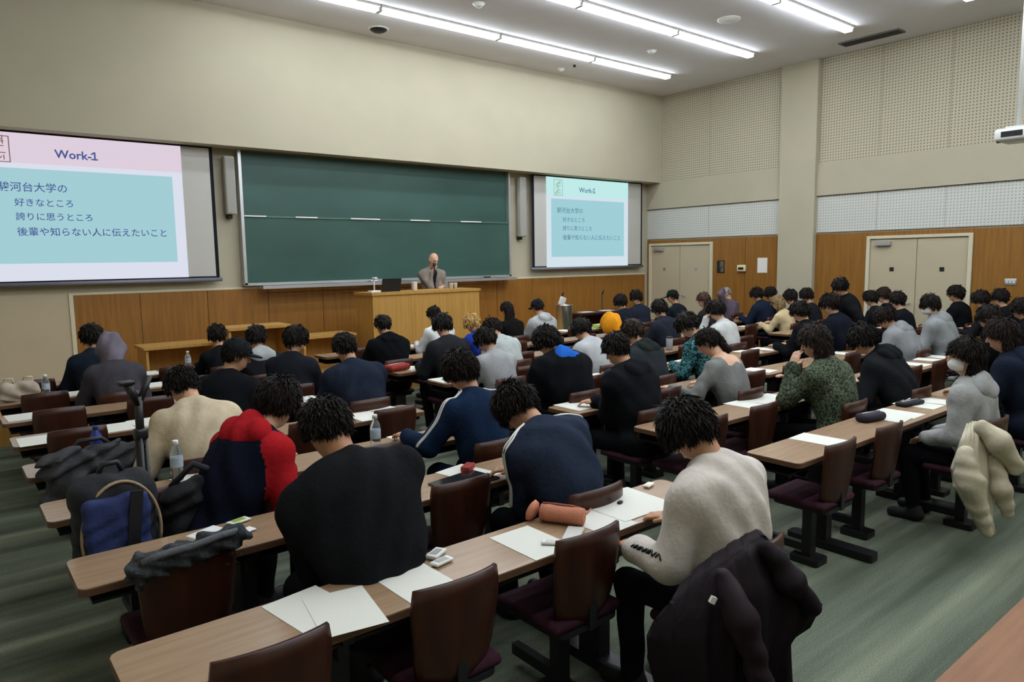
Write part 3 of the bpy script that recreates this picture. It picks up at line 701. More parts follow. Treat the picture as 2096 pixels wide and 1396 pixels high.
        if hair == 'long' or hair == 'bob':
            L = .21 if hair == 'long' else .06
            e = ell(P, hcn-.03*hu-.055*hf-[0, .01, L*.65], (.088, .055, L+.06)); e = np.maximum(e, -ell(q, (0, .09, -.03), (.068, .09, .12))); d = smin(d, e, .03)
        if hair == 'pony':
            tb = hcn-.10*hf+.03*hu; d = smin(d, cone(P, tb, tb+[.06, -.05, -.12], .028, .034), .02); d = smin(d, cone(P, tb+[.06, -.05, -.12], tb+[.09, -.06, -.30], .034, .018), .02)
        return d+locks(q, .0045 if hair in ('short', 'mop', 'bob') else .003)
    if hood != 'up' and hair != 'none':
        l3, h3 = hl.copy(), hh_.copy()
        if hair in ('long', 'pony', 'bob'): l3[2] -= .32; l3[1] -= .1; h3[0] += .1
        Vh, Qh = snet(hairf, l3, h3, hr)
        if hair in ('short', 'mop', 'bob', 'long', 'pony', 'cap'):
            g = np.random.default_rng(int(ph*1e4)); nt_ = (2800, 1500, 480)[2-near]; wd_ = (.0085, .006, .0042)[near]
            q = toh(Vh.astype(f32)); fn_ = np.stack([(hairf((Vh+np.eye(3)[i]*.003).astype(f32))-hairf((Vh-np.eye(3)[i]*.003).astype(f32))) for i in range(3)], 1); fn_ /= np.linalg.norm(fn_, axis=1)[:, None]+1e-9
            pick = g.choice(len(Vh), nt_, replace=nt_ > len(Vh)); B = Vh[pick]; N = fn_[pick]
            crown = hcn+Rh @ np.array([0, -.045, .12]); D = B-crown; D = D/(np.linalg.norm(D, axis=1)[:, None]+1e-6)+np.array([0, 0, -.5])*hu[2]-.25*hu
            D += g.normal(0, .08, D.shape); D -= N*(D*N).sum(1)[:, None]*.92; D /= np.linalg.norm(D, axis=1)[:, None]+1e-6
            L = g.uniform(.020, .040, len(B))[:, None]*(1.35 if hair in ('mop', 'bob') else 1.0); T_ = np.cross(D, N)*wd_*g.uniform(.7, 1.3, (len(B), 1))
            lift = g.uniform(.0005, .0032, (len(B), 1)); B = B+g.normal(0, hr*.4, B.shape); M_ = B+D*L*.5+N*lift; E_ = B+D*L+N*lift*g.uniform(-.3, 1.3, (len(B), 1)); B0 = B-N*.004
            TV = np.stack([B0-T_, B0+T_, M_+T_*.8, M_-T_*.8, M_+N*.002, E_, E_+T_*.12], 1).reshape(-1, 3); k_ = np.arange(len(B))[:, None]*7
            TQ = np.concatenate([k_+[0, 1, 2, 4], k_+[0, 4, 3, 3][:4], k_+[4, 2, 6, 5]]); TQ = TQ[[len(set(r)) == 4 for r in TQ]]
            TQ = np.concatenate([TQ, k_+[0, 4, 5, 3]])
            Vh, Qh = cat([(Vh, Qh), (TV, TQ)])
        put('hair', npmesh('hair', Vh*s, Qh, [hairmat(hc)]), root)
    if cap:
        def capf(P):
            q = toh(P); d = ell(q, (0, -.008, .045), (.094, .112, .095)); d = np.maximum(d, .035-.12*q[:, 1]-q[:, 2])
            b = np.maximum(ell(q, (0, .11, .030), (.078, .085, .012), None), .05-q[:, 1]); return np.minimum(d, b)
        child('cap', capf, hl, hh_, hr*.8, [cloth(cap)])
    if mask:
        def mkf(P):
            q = toh(P); return np.maximum(ell(q, (0, .03, -.045), (.066, .082, .062)), np.maximum(.02-q[:, 1], np.abs(q[:, 2]+.045)-.045))
        child('face_mask', mkf, hl, hh_, hr*.8, [mat('mask_white', 'd9d9d6', .8)])
    root['_y'] = 0; del root['_y']
    return dict(root=root, s=s, loc=loc, topf=topf, SK=SK, nb=nb, che=che, hcn=hcn, up2=up(a2), fw2=fw(a2), rz=rz, row=row, cdx=cdx, cdy=cdy)
def snap(fn, P, n=12, off=0.0):
    P = np.asarray(P, float)
    for _ in range(n):
        d = fn(P.astype(f32)); e = 2e-3
        g = np.stack([(fn((P+np.eye(3)[i]*e).astype(f32))-fn((P-np.eye(3)[i]*e).astype(f32)))/(2*e) for i in range(3)], 1)
        g /= np.linalg.norm(g, axis=1)[:, None]+1e-9; P = P-g*np.clip(d-off, -.05, .05)[:, None]*.8
    return P

def pattern_mat(name, cols, scale, detail=2):
    M = bpy.data.materials.new(name); M.use_nodes = True; nt = M.node_tree; b = nt.nodes['Principled BSDF']; b.inputs['Roughness'].default_value = .9; b.inputs['Specular IOR Level'].default_value = .15
    tc = nt.nodes.new('ShaderNodeTexCoord'); n = nt.nodes.new('ShaderNodeTexNoise'); n.inputs['Scale'].default_value = scale; n.inputs['Detail'].default_value = detail
    nt.links.new(tc.outputs['Object'], n.inputs[0]); r = nt.nodes.new('ShaderNodeValToRGB'); nt.links.new(n.outputs[0], r.inputs[0]); r.color_ramp.interpolation = 'CONSTANT'
    E_ = r.color_ramp.elements; E_[0].position = 0; E_[0].color = lin(cols[0]); E_[1].position = .42; E_[1].color = lin(cols[1])
    for i, c in enumerate(cols[2:]): e = E_.new(.5+.07*i); e.color = lin(c)
    nt.links.new(r.outputs[0], b.inputs['Base Color']); return M
M_camo = pattern_mat('camouflage_print', ['23291f', '3d4735', '5d6852', '2b2f28'], 42)
M_floral = pattern_mat('floral_print', ['1d2123', '1d2123', '1d2123', '8fa79a'], 35)
M_teal = pattern_mat('teal_pattern', ['14262c', '1c3a40', '4d8a8c', '14262c'], 30)

PEOPLE = []
def P_(label, **k): PEOPLE.append(person(label, **k)); return PEOPLE[-1]
BLK, NAV, CHR, GRY, LGR = '18191c', '1c2536', '2b2d31', '77797a', 'a3a5a4'
# --- nearest people
white = P_('person in off-white sweatshirt with black sleeve lettering at the nearest desk', u=1412, v=822, row=1, dy=-.25, lean=8, hp=46, hyaw=10, top='c6beb6', name='sweatshirt', thick=.042, near=2, arms_xyz=((-.17, .34, .66), (.1, .36, .72)), bottoms='1a1a20', collar='4a4744', hair='mop')
blackp = P_('broad person in plain black top at the second desk, back to the camera', u=668, v=815, row=2, dy=-.16, lean=24, hp=42, hyaw=10, top='1d1f22', name='top', thick=.034, near=2, width=1.27, arms='cross', collar='17181a', sk='b', cdx=.0, cdy=.23, tilt=.035)
navy2 = P_('hunched person in slate-navy track jacket with white piping, head bowed low', u=1058, v=786, row=2, dy=-.02, lean=30, hp=58, hyaw=18, hroll=-8, top='2a3345', name='track_jacket', thick=.03, near=2, width=1.1, hc='191310', hair='mop', arms='cross', tilt=.025)
redp = P_('person in navy hoodie with bright red hood and sleeves using a phone', u=566, v=778, row=3, dy=-.14, lean=30, hp=34, hyaw=10, rz=-1.2, cdx=.1, cdy=.22, top='151a2a', paint='raglan', paintc='93191f', name='hoodie', hood='down', hoodc='93191f', thick=.032, near=2, arms='phone', hair='mop', hc='1a120e', sk='c')
navy = P_('person in dark blue track top with white shoulder piping, sitting upright', u=942, v=721, row=3, dy=-.10, lean=14, hp=26, hyaw=36, top='1b2c47', name='track_top', thick=.03, near=2, arms='left', hair='mop', hc='1c1511', collar='1b2c47', bottoms='1c2740')
cream = P_('person in cream knit sweater leaning far forward in the left block', u=372, v=752, row=4, dy=.0, lean=26, hp=48, hyaw=15, top='b5a78e', name='sweater', thick=.034, near=2, width=1.05, arms='wide', hc='17130f', collar='b5a78e')
camo = P_('person with shaggy brown hair in green camouflage jacket, hands raised to the face', u=1668, v=668, row=2, dy=-.12, lean=14, hp=18, hyaw=10, mats_top=M_camo, top='3d4735', name='camouflage_jacket', thick=.036, near=2, width=1.1, arms='face', arms_xyz=((-.15, .30, 1.0), (.0, .38, .86)), hair='bob', hc='2a211b', sk='c')
maskp = P_('person in grey hoodie and white face mask turned to the left', u=1978, v=694, row=1, dy=-.24, lean=6, hp=2, hyaw=28, hroll=0, rz=.05, top='8f8f8d', name='hoodie', hood='down', thick=.032, near=2, arms='lap', hair='bob', hc='191411', mask=True, sk='c')
bigp = P_('large brown-haired person in dark navy jacket at the right edge of the picture', u=2052, v=655, row=1, dy=-.10, lean=14, hp=15, hyaw=10, top='1d2433', name='jacket', thick=.04, near=2, width=1.15, hood='down', hair='bob', hc='241a15', arms='write')
pony = P_('person with long ponytail in off-shoulder grey knit sweater', u=1450, v=672, row=3, dy=-.12, lean=20, hp=32, hyaw=22, top='70716f', name='sweater', thick=.022, near=1, arms='left', paint='offshoulder', hair='pony', hc='1c1310', sk='c')
puff = P_('person in bulky black puffer jacket at the aisle end of the third row', u=1262, v=682, row=3, dy=-.12, lean=15, hp=30, hyaw=10, top='1b1d21', name='puffer_jacket', thick=.05, near=1, hood='down', hair='short', arms='cross')
bluec = P_('person in wide black jacket with bright blue hood collar', u=1120, v=670, row=4, dy=-.10, lean=22, hp=35, hyaw=10, top='15171b', name='jacket', thick=.055, near=1, width=1.32, hood='down', hoodc='1f56a8', hair='mop')
darkf = P_('dark-haired person in plain black hoodie beside the camouflage jacket', u=1768, v=666, row=2, dy=-.08, lean=26, hp=30, hyaw=35, top='232629', name='hoodie', thick=.035, near=1, width=1.05, hood='down', hoodc='1e2124', hair='mop', sk='c')
capm = P_('person in black cap and black jacket seen in right profile', u=482, v=694, row=5, dy=-.10, lean=18, hp=18, hyaw=-58, rz=-.75, top='191b20', name='jacket', thick=.036, near=1, hair='cap', cap='23262b', width=1.05)
nv705 = P_('broad person in slate-navy fleece with back to camera, fifth row aisle seat', u=705, v=683, row=5, dy=-.12, lean=18, hp=30, hyaw=8, top='252c3c', name='fleece', thick=.042, near=1, width=1.15, hair='short')
# --- left block, further rows
P_('person in dark padded jacket facing right, alone in the sixth row of the left block', u=605, v=669, row=6, dy=-.12, lean=10, hp=14, hyaw=-45, rz=-.7, top='23262d', thick=.034, hair='mop')
P_('dark-haired person half hidden behind the black cap', u=443, v=671, row=8, dy=-.12, lean=14, hp=15, top='1c1e22', hair='mop')
P_('person with pale grey hood hanging down the back, seventh row of left block', u=523, v=668, row=7, dy=-.12, lean=12, hp=18, hyaw=-10, top='26282c', hood='down', hoodc='9c9f9e', thick=.03, hair='mop')
P_('dark-haired person in dark blue jacket at the far left', u=186, v=666, row=8, dy=-.14, lean=14, hp=15, hyaw=5, top='232b38', thick=.036, hair='mop')
P_('person with grey hood pulled up at the far left', u=224, v=685, row=7, dy=-.12, lean=18, hp=22, top='47444a', hoodc='6b6570', hood='up', thick=.036)
# --- centre block
P_('person in black hooded coat in the seventh row by the centre aisle', u=783, v=645, row=7, dy=-.12, lean=14, hp=22, top='15161a', hood='down', thick=.045, hair='short', width=1.1)
P_('person in charcoal top with thick black hair, sixth row by the centre aisle', u=905, v=643, row=6, dy=-.12, lean=14, hp=25, hyaw=-15, top='2b2c30', thick=.034, width=1.05, hair='mop', name='sweater')
P_('person in white shirt behind the charcoal top, front row', u=888, v=627, row=8, dy=-.12, lean=14, hp=25, top='c9cac8', name='shirt', thick=.022, hair='short')
P_('blond person in royal blue jacket', u=966, v=644, row=7, dy=-.12, lean=18, hp=30, hyaw=15, top='1d2f80', thick=.036, hair='mop', hc='b8945a')
P_('person in light grey sweatshirt with dark hair, fifth row', u=993, v=672, row=5, dy=-.12, lean=16, hp=35, hyaw=10, top='8f9092', name='sweatshirt', thick=.03, hair='mop', collar='4a4b4d')
P_('person in pale green-grey sweatshirt bent over the sixth row desk', u=1008, v=652, row=6, dy=-.08, lean=24, hp=40, top='a0a7a3', name='sweatshirt', thick=.032, hair='mop', hc='201713')
P_('person with long straight black hair and black top in the front row', u=1037, v=618, row=8, dy=-.12, lean=12, hp=18, top='1b1819', name='top', thick=.02, hair='long', hc='1a1210')
P_('person in light grey hoodie and dark cap in the front row', u=1100, v=613, row=8, dy=-.14, lean=14, hp=20, top='9a9c9c', name='hoodie', hood='down', thick=.036, hair='cap', cap='26292e', width=1.1)
P_('person in light grey top with black hair beside the orange hood', u=1190, v=653, row=5, dy=-.10, lean=24, hp=40, hyaw=-15, top='a4a6a8', name='sweatshirt', thick=.03, hair='mop')
P_('person in dark olive-grey hooded jacket behind the black puffer jacket', u=1295, v=655, row=4, dy=-.10, lean=18, hp=30, hyaw=-10, top='30363a', hood='down', hoodc='2b302f', thick=.042, hair='mop', hc='2a2019', width=1.08)
P_('person in orange hooded sweatshirt with the hood up', u=1250, v=644, row=5, dy=-.10, lean=18, hp=35, top='d18a1e', hood='up', thick=.03, name='hooded_sweatshirt')
P_('dark-haired person in navy coat, last seat of the centre front row', u=1270, v=604, row=8, dy=-.35, lean=14, hp=20, top='20242e', thick=.036, hair='mop')
P_('person in navy jacket facing back towards the camera near the right front', u=1302, v=595, row=8, dy=-.12, lean=10, hp=12, hyaw=100, top='262b3a', thick=.036, hair='mop', sk='c')
P_('person in dark grey coat, sixth row right half of centre block', u=1350, v=615, row=6, dy=-.12, lean=12, hp=18, top='2a2e38', thick=.042, hair='mop', width=1.1)
P_('person with dark green cap in the front row of the right block', u=1377, v=594, row=8, dy=-.12, lean=12, hp=15, hyaw=30, top='22262c', hair='cap', cap='1d2b22')
P_('person in teal patterned shirt with dark hair, bent over the desk', u=1408, v=641, row=4, dy=-.10, lean=22, hp=35, hyaw=35, mats_top=M_teal, top='1c3a40', name='shirt', thick=.024, hair='mop', sk='c')
P_('person with reddish-brown hair in profile, seventh row of the right block', u=1440, v=600, row=7, dy=-.12, lean=12, hp=15, hyaw=45, top='2c2a2c', hair='bob', hc='4a342b', sk='c')
P_('person in white T-shirt with black hair, hand at the face', u=1466, v=616, row=5, dy=-.12, lean=14, hp=20, hyaw=25, top='b4b6b4', name='t_shirt', thick=.022, hair='mop', arms='chin', sk='c')
P_('older grey-haired person in mauve sweater, one hand raised to the head', u=1487, v=588, row=8, dy=-.12, lean=8, hp=15, hyaw=40, top='5f5560', name='sweater', thick=.026, hair='grey', hc='8a8480', sk='c', arms_xyz=((-.10, .16, 1.22), (.12, .42, .745)))
P_('person in dark blue jacket, left of two dark heads by the notice sheet', u=1549, v=590, row=7, dy=-.12, lean=14, hp=18, top='20283a', thick=.04, hair='mop', hyaw=20)
P_('person in black jacket, right of two dark heads by the notice sheet', u=1577, v=589, row=7, dy=-.08, lean=12, hp=18, top='1a1c22', thick=.036, hair='mop')
P_('person in pale beige top leaning low in front of the column', u=1592, v=606, row=6, dy=-.12, lean=16, hp=25, top='b7a37e', name='top', hair='bob', hc='8a7350', sk='c')
P_('dark-haired person in front of the column, left of two', u=1618, v=594, row=6, dy=-.10, lean=12, hp=15, top='1f2126', hair='mop')
P_('dark-haired person in front of the column, right of two', u=1651, v=591, row=6, dy=-.12, lean=12, hp=15, top='24262c', hair='mop')
P_('person in black jacket in the fourth row, left of the dark navy patterned jacket', u=1638, v=618, row=4, dy=-.12, lean=14, hp=20, top='17181c', thick=.04, hair='mop', hyaw=10)
P_('person in dark navy jacket at the end of the fourth row', u=1700, v=602, row=4, dy=-.25, lean=12, hp=15, hyaw=30, top='1b1f2a', thick=.038, hair='mop', sk='c', paint='yoke', paintc='1b1f2a')
P_('standing person in open black jacket over white shirt by the wood panel', u=1720, v=576, row=4, dy=-.08, lean=14, hp=25, hyaw=40, top='1c1c1f', stand=True, thick=.03, hair='mop', sk='c', arms='side', collar='d0d0cc', rz=.6)
P_('dark-haired person by the near door, left of three heads', u=1783, v=596, row=5, dy=-.28, lean=12, hp=15, top='1c1e24', hair='mop')
P_('brown-haired person by the near door, middle of three heads', u=1808, v=589, row=5, dy=-.30, lean=8, hp=8, top='1f2024', hair='mop', hc='2f231b', sk='c', hyaw=25)
P_('dark-haired person by the near door, right of three heads', u=1838, v=598, row=4, dy=-.12, lean=12, hp=12, top='191b21', hair='mop', hyaw=-20, sk='c')
P_('person in heather-grey hoodie bent forward in the third row', u=1812, v=630, row=3, dy=-.06, lean=22, hp=35, hyaw=20, top='7e8082', name='hoodie', hood='down', thick=.04, hair='mop', width=1.1, hc='1d1512')
P_('person in grey hoodie and white mask with short black hair by the near door', u=1905, v=605, row=3, dy=-.12, lean=16, hp=15, hyaw=40, top='828485', name='hoodie', hood='down', thick=.04, hair='mop', mask=True, sk='c', width=1.1)
P_('person in black jacket upright in front of the door frame edge', u=1957, v=585, row=4, dy=-.40, lean=6, hp=5, hyaw=20, top='17191c', thick=.036, hair='mop')
P_('dark-haired person below the switch plate, left of two', u=2008, v=596, row=3, dy=-.10, lean=12, hp=15, top='202228', hair='mop')
P_('dark-haired person below the switch plate, right of two', u=2048, v=593, row=3, dy=-.12, lean=12, hp=12, top='1b1c20', hair='mop', sk='c')
P_('person in black coat in front of the two heads below the switch plate', u=2025, v=626, row=2, dy=-.24, lean=14, hp=18, top='16171a', thick=.04, hair='mop', hood='down')
P_('person in dark coat cut by the right picture edge', u=2092, v=612, row=2, dy=-.12, lean=14, hp=18, top='17181b', thick=.042, hair='mop')
# --- the speaker
lecp = P_('bald speaker in grey tweed jacket holding a microphone behind the lectern', u=887, v=517, row=9, dy=10.02-yN(9), lean=5, hp=20, hyaw=15, rz=math.pi-.25, stand=True, z0=.3, top='847a70', name='tweed_jacket', thick=.026, hair='bald', hc='8f8a84', sk='c', near=1, arms_xyz=((-.12, .22, 1.12), (.03, .17, 1.36)), bottoms='2a3230', collar='24272b')

def towld(pd, p):
    c, s_ = math.cos(pd['rz']), math.sin(pd['rz']); p = np.asarray(p)*pd['s']
    return (pd['loc'][0]+c*p[0]-s_*p[1], pd['loc'][1]+s_*p[0]+c*p[1], pd['loc'][2]+p[2])
# white piping down shoulder and sleeve of the two track suits
def piping(pd, sides=(-1, 1), r=.005):
    for sx, S, el, T in pd['SK']:
        if sx not in sides: continue
        pts = [pd['nb']+np.array([sx*.05, 0, .0]), S*.5+pd['nb']*.5+[0, 0, .05], S+[sx*.04, 0, .07]]+[S+(el-S)*k+np.array([sx*.08, .0, .0]) for k in (.25, .5, .75, .95)]
        tt = np.linspace(0, len(pts)-1, 40); A = np.array(pts); pts = np.stack([np.interp(tt, range(len(A)), A[:, i]) for i in range(3)], 1)
        for o in (0, .016): MB().tube(snap(pd['topf'], pts+[0, o, 0], off=.003)*pd['s'], r, 6).build('white_piping', M_white, pd['root'])
piping(navy); piping(navy2)
# dark lettering down the left sleeve of the off-white sweatshirt
sx, S, el, T = white['SK'][0]
for k in range(17):
    a = k/17; base = el+(T-el)*(a*.95)+np.array([-.07, -.02, .05]); dirv = nrm(T-el)
    tq = snap(white['topf'], [base+dirv*(.002*j)*3+np.array([0, 0, .012*(R if k % 3 else -R)]) for j, R in ((0, 1), (1, .2), (2, -.8))], off=.002)
    MB().tube(tq*white['s'], .0035, 5).build('sleeve_lettering', M_dark, white['root'])
# microphone and phone held by people
mh = towld(lecp, lecp['SK'][1][3]); mc = thing('microphone', 'black hand microphone held by the bald speaker', 'microphone', (mh[0], mh[1]-.06, mh[2]+.02))
MB().tube([(0, 0, -.10), (0, 0, .08)], .013).build('handle', M_dark, mc); MB().lathe([(.012, .08), (.022, .09), (.026, .115), (.018, .14), (.005, .147)]).build('grille', mat('mic_grille', '3a3a3c', .4, metal=.6), mc)
hl_ = towld(redp, redp['SK'][0][3]); hr_ = towld(redp, redp['SK'][1][3])
pf = thing('smartphone', 'smartphone held by the person in the red-sleeved hoodie', 'phone', ((hl_[0]+hr_[0])/2, (hl_[1]+hr_[1])/2+.07, (hl_[2]+hr_[2])/2+.02)); pf.rotation_euler = (math.radians(50), 0, 0)
MB().rbox((0, 0, 0), (.075, .15, .009), .004).build('case', M_dark, pf); MB().b2((-.034, -.07, .0048), (.034, .07, .0054)).build('display', mat('phone_glass', '2a3038', .15, .6), pf)

# chairs: one per seat; a person draws the nearest seat back
taken = {}; CH = {}
for pd in PEOPLE:
    x, y = pd['loc'][:2]; r = pd['row']
    if r is None or r > ROWS or pd['root'].children is None: continue
    best = min(((abs(x-(x0+.325+.635*k)), bi, k) for bi, (x0, _) in enumerate(BLOCKS) for k in range(4) if (r, bi, k) not in taken), default=None)
    if best: taken[(r, best[1], best[2])] = pd
for n in range(1, ROWS+1):
    for bi, (x0, bn_) in enumerate(BLOCKS):
        for k in range(4):
            x = x0+.355+.635*k; y = yN(n)+.12; pd = taken.get((n, bi, k))
            if pd and 'standing' in pd['root']['label']: pd = None
            if pd: x, y = pd['loc'][0]+pd['cdx'], pd['loc'][1]+pd['cdy']
            lab = '%s plywood chair, %s seat from left, %s row from camera, %s' % ('occupied' if pd else 'empty tucked-in', ORD[k+1], ORD[n], bn_)
            CH[(n, bi, k)] = (x, y)
            if inframe((x, y, .6), 40): chair(x, y, lab)

# ------------------------------------------------------------------ papers and small things
M_paper = mat('white_paper', 'cfcfc6', .85, .2)
me_pap = MB().b2((-.105, -.1485, 0), (.105, .1485, .0012)).mesh('paper_sheet', M_paper)
cnt = {}; lay = {}
def deskpos(u, v, row=None):
    p = onz(u, v, ZD); r = row or max(1, min(ROWS, round((p[1]-yN(1)-DD/2)/PITCH)+1)); c = yN(r)+DD/2
    y = min(max(p[1], c-.05), c+.05); return p[0]*y/p[1], y, r
def paper(u, v, rz=0, row=None, k=1.0):
    x, y, r = deskpos(u, v, row)
    if not any(x0+.1 < x < x0+DW-.1 for x0, _ in BLOCKS):
        x = min((min(max(x, x0+.14), x0+DW-.14) for x0, _ in BLOCKS), key=lambda q: abs(q-x))
    key = (r, round(x/.25)); z = ZD+.0006+.0016*lay.get(key, 0); lay[key] = lay.get(key, 0)+1
    cnt.setdefault(r, []).append((x, put('paper_sheet', me_pap, None, (x, y, z), rz)))
for a in [(640, 1248, .15), (705, 1258, -.18), (851, 1190, .02), (1088, 1110, .0), (1222, 1065, .05), (1262, 1040, .0), (1298, 1020, -.05), (1310, 1030, .1),
          (958, 958, .2), (844, 886, .1), (415, 978, .3), (749, 852, 0), (795, 835, .1), (318, 924, .1), (266, 926, -.1), (238, 875, 0), (301, 863, .1), (146, 803, 0), (315, 787, 0), (304, 764, 0), (394, 753, 0), (513, 835, .1), (520, 790, 0),
          (637, 797, .1), (626, 817, -.1), (844, 750, .1), (847, 704, 0), (894, 776, 0), (1001, 800, 0), (1044, 776, .1), (1178, 823, .0), (1208, 812, .1), (1169, 709, .1), (1229, 762, 0), (1203, 770, .2), (1370, 739, 0), (1412, 739, .1), (1156, 673, 0), (1213, 666, 0),
          (1515, 647, 0), (1530, 664, 0), (1544, 683, .1), (1573, 674, 0), (1530, 711, 0), (1565, 711, .1), (1510, 757, 0), (1555, 750, .1), (1530, 822, 0), (1562, 816, .1), (1590, 803, 0), (1677, 900, .05), (1838, 846, 0), (1810, 855, .1), (1880, 812, 0), (1905, 800, .1), (1870, 735, 0), (1905, 728, .1), (1935, 713, 0), (1960, 672, 0), (1606, 636, 0), (1603, 654, 0), (1729, 718, 0),
          (30, 842, .05), (60, 905, 0), (1345, 760, 0), (1480, 645, .1)]:
    paper(*a)
for r, L in cnt.items():
    L.sort(key=lambda q: q[0])
    for i, (x, o) in enumerate(L): tag(o, 'white paper sheet on the %s desk row from the camera, %s from the left' % (ORD[r], ORD[i+1]), 'paper', 'paper sheets on the desks')
M_pet = mat('clear_plastic', 'e6eef2', .08, .5, trans=.9); M_lab = mat('bottle_label', 'b9c4cc', .5, .3, col2='8fa3b5', vscale=18)
def bottle(x, y, z, label, h=.21, cap='d8d8d4', lab=True, m_=None):
    t = thing('water_bottle', label, 'bottle', (x, y, z), 0, 'drink bottles'); k = h/.21
    MB().lathe([(.024, 0), (.031, .006), (.032, .05), (.030, .055), (.032, .06), (.032, .135), (.028, .155), (.014, .182), (.013, .19)], seg=18).build('bottle_body', m_ or M_pet, t).scale = (1, 1, k)
    MB().lathe([(.0155, .188*k), (.0155, .21*k), (.013, .212*k)], seg=14).build('cap', mat('cap_'+cap, cap, .5), t)
    if lab: MB().lathe([(.0325, .075*k), (.033, .077*k), (.033, .125*k), (.0325, .127*k)], seg=18).build('label_band', M_lab, t)
bottle(.93, yN(3)+.28, ZD, 'clear water bottle on the third row desk beside the red and navy hoodie', .22)
bottle(2.02, yN(3)+.10, ZD, 'clear water bottle with label on the third row desk in front of the black top', .225)
bottle(.70, 7.45, ZD, 'clear water bottle beside the beige tote bag', .2); bottle(2.12, 8.33, ZD, 'clear water bottle on the front desk left of the black cap', .2)
bottle(.68, yN(4)+.2, ZD, 'blue drink bottle standing among the bags in the left block', .2, '20306a', False, mat('blue_plastic', '1d2f86', .3, .5))
def pen(x, y, rz, label, c):
    t = thing('pen', label, 'pen', (x, y, ZD+.006), rz, 'pens on the desks'); MB().tube([(-.06, 0, 0), (.06, 0, 0)], .0045).build('barrel', mat('pen_'+c, c, .4), t); MB().tube([(.06, 0, 0), (.072, 0, 0)], [.004, .001]).build('tip', M_dark, t)
# --- nearest desk
pc = thing('pencil_case', 'pink cylindrical pencil case lying on the nearest desk', 'pencil case', (2.05, 2.2, ZD+.042), math.radians(-62))
pk = mat('pink_fabric', 'b9785f', .8, .2, var=.1, vscale=14, bump=.3)
MB().lathe([(.012, -.10), (.036, -.097), (.041, -.06), (.038, 0), (.041, .06), (.036, .097), (.012, .10)], seg=18, rot=(0, math.pi/2, 0)).build('case_body', pk, pc)
MB().tube([(-.09, 0, .041), (-.03, 0, .043), (.05, 0, .043), (.095, 0, .03)], .004, 6).build('zip', mat('zip_pink', '8f5546', .5), pc)
MB().lathe([(.02, 0), (.045, .012), (.05, .03), (.03, .04)], (-.12, 0, -.01), rot=(0, -1.2, 0)).build('gathered_end', pk, pc)
def phone(x, y, rz, label, c, z=ZD):
    t = thing('smartphone', label, 'phone', (x, y, z+.0075), rz); MB().rbox((0, 0, 0), (.074, .152, .009), .004).build('case', mat('phone_'+c, c, .35, .5), t); MB().b2((-.033, -.07, .0046), (.033, .07, .0052)).build('display', mat('phone_screen_'+c, 'c9c9c4' if c != '1c1c20' else '20242a', .15, .6), t)
phone(1.99, 2.07, -.95, 'pale grey smartphone lying next to the pink pencil case', 'b3b3ac')
def packet(x, y, rz, label, c, d=(.09, .055, .014), c2=None):
    t = thing('small_packet', label, 'packet', (x, y, ZD+.004), rz); MB().rbox((0, 0, d[2]/2), d, .005).build('packet_body', mat('packet_'+c, c, .6), t); MB().b2((-d[0]*.3, -d[1]*.3, d[2]), (d[0]*.3, d[1]*.3, d[2]+.001)).build('packet_print', mat('packet_print_'+(c2 or c), c2 or 'c2c2bc', .6), t)
packet(1.86, 2.06, -.8, 'small white earphone case lying on the paper beside the phone', 'd4d4cf', (.085, .04, .012))
packet(1.44, 2.27, .5, 'white pill packet on the nearest desk, upper of two', 'd0d0cc', (.09, .05, .016), '8a8a88'); packet(1.42, 2.20, .2, 'white pill packet on the nearest desk, lower of two', 'd6d6d2', (.09, .045, .012), 'a0a09c')
packet(.97, 3.16, .3, 'white and green snack packet on the second desk', 'd2d6c6', (.10, .05, .01), '8aa03c'); packet(.80, 3.06, .4, 'crumpled white tissue pack on the second desk', 'd8d8d6', (.14, .07, .03), 'e0e0de'); packet(.94, 3.02, .3, 'white folded tissue next to the snack packet', 'dadad8', (.11, .05, .008), 'dadad8')
packet(2.42, 2.2, .2, 'small dark eraser on the papers of the nearest desk', '2a2a2c', (.03, .02, .012), '3a3a3c')
pen(2.25, 2.23, .5, 'thin pink pencil beside the pencil case', 'c98a70'); pen(1.36, 2.28, .3, 'red pencil above the second paper on the nearest desk', 'b87060')
packet(2.72, 2.28, .3, 'white eraser packet at the right end of the nearest desk', 'e0dccf', (.07, .035, .012), 'd8d0bc')
# --- second desk: clear file, red pen case
cf = thing('clear_file', 'black translucent document file on the second desk', 'file folder', (2.07, 2.97, ZD+.002), .15)
MB().prism(rrect(-.16, .16, -.11, .11, .01), 0, .006).build('cover', mat('file_black', '202023', .15, .6), cf); MB().box((.03, -.03, .0075), (.2, .02, .001), rot=(0, 0, .1)).build('cover_glint', M_paper, cf)  # thin white strip painted in as the glint on the cover
packet(2.2, 3.12, .6, 'small red pouch in front of the hunched track jacket', '9a3028', (.1, .05, .03), '7c2620')
phone(1.5, 3.12, .3, 'dark smartphone on the second desk behind the black top', '1c1c20')
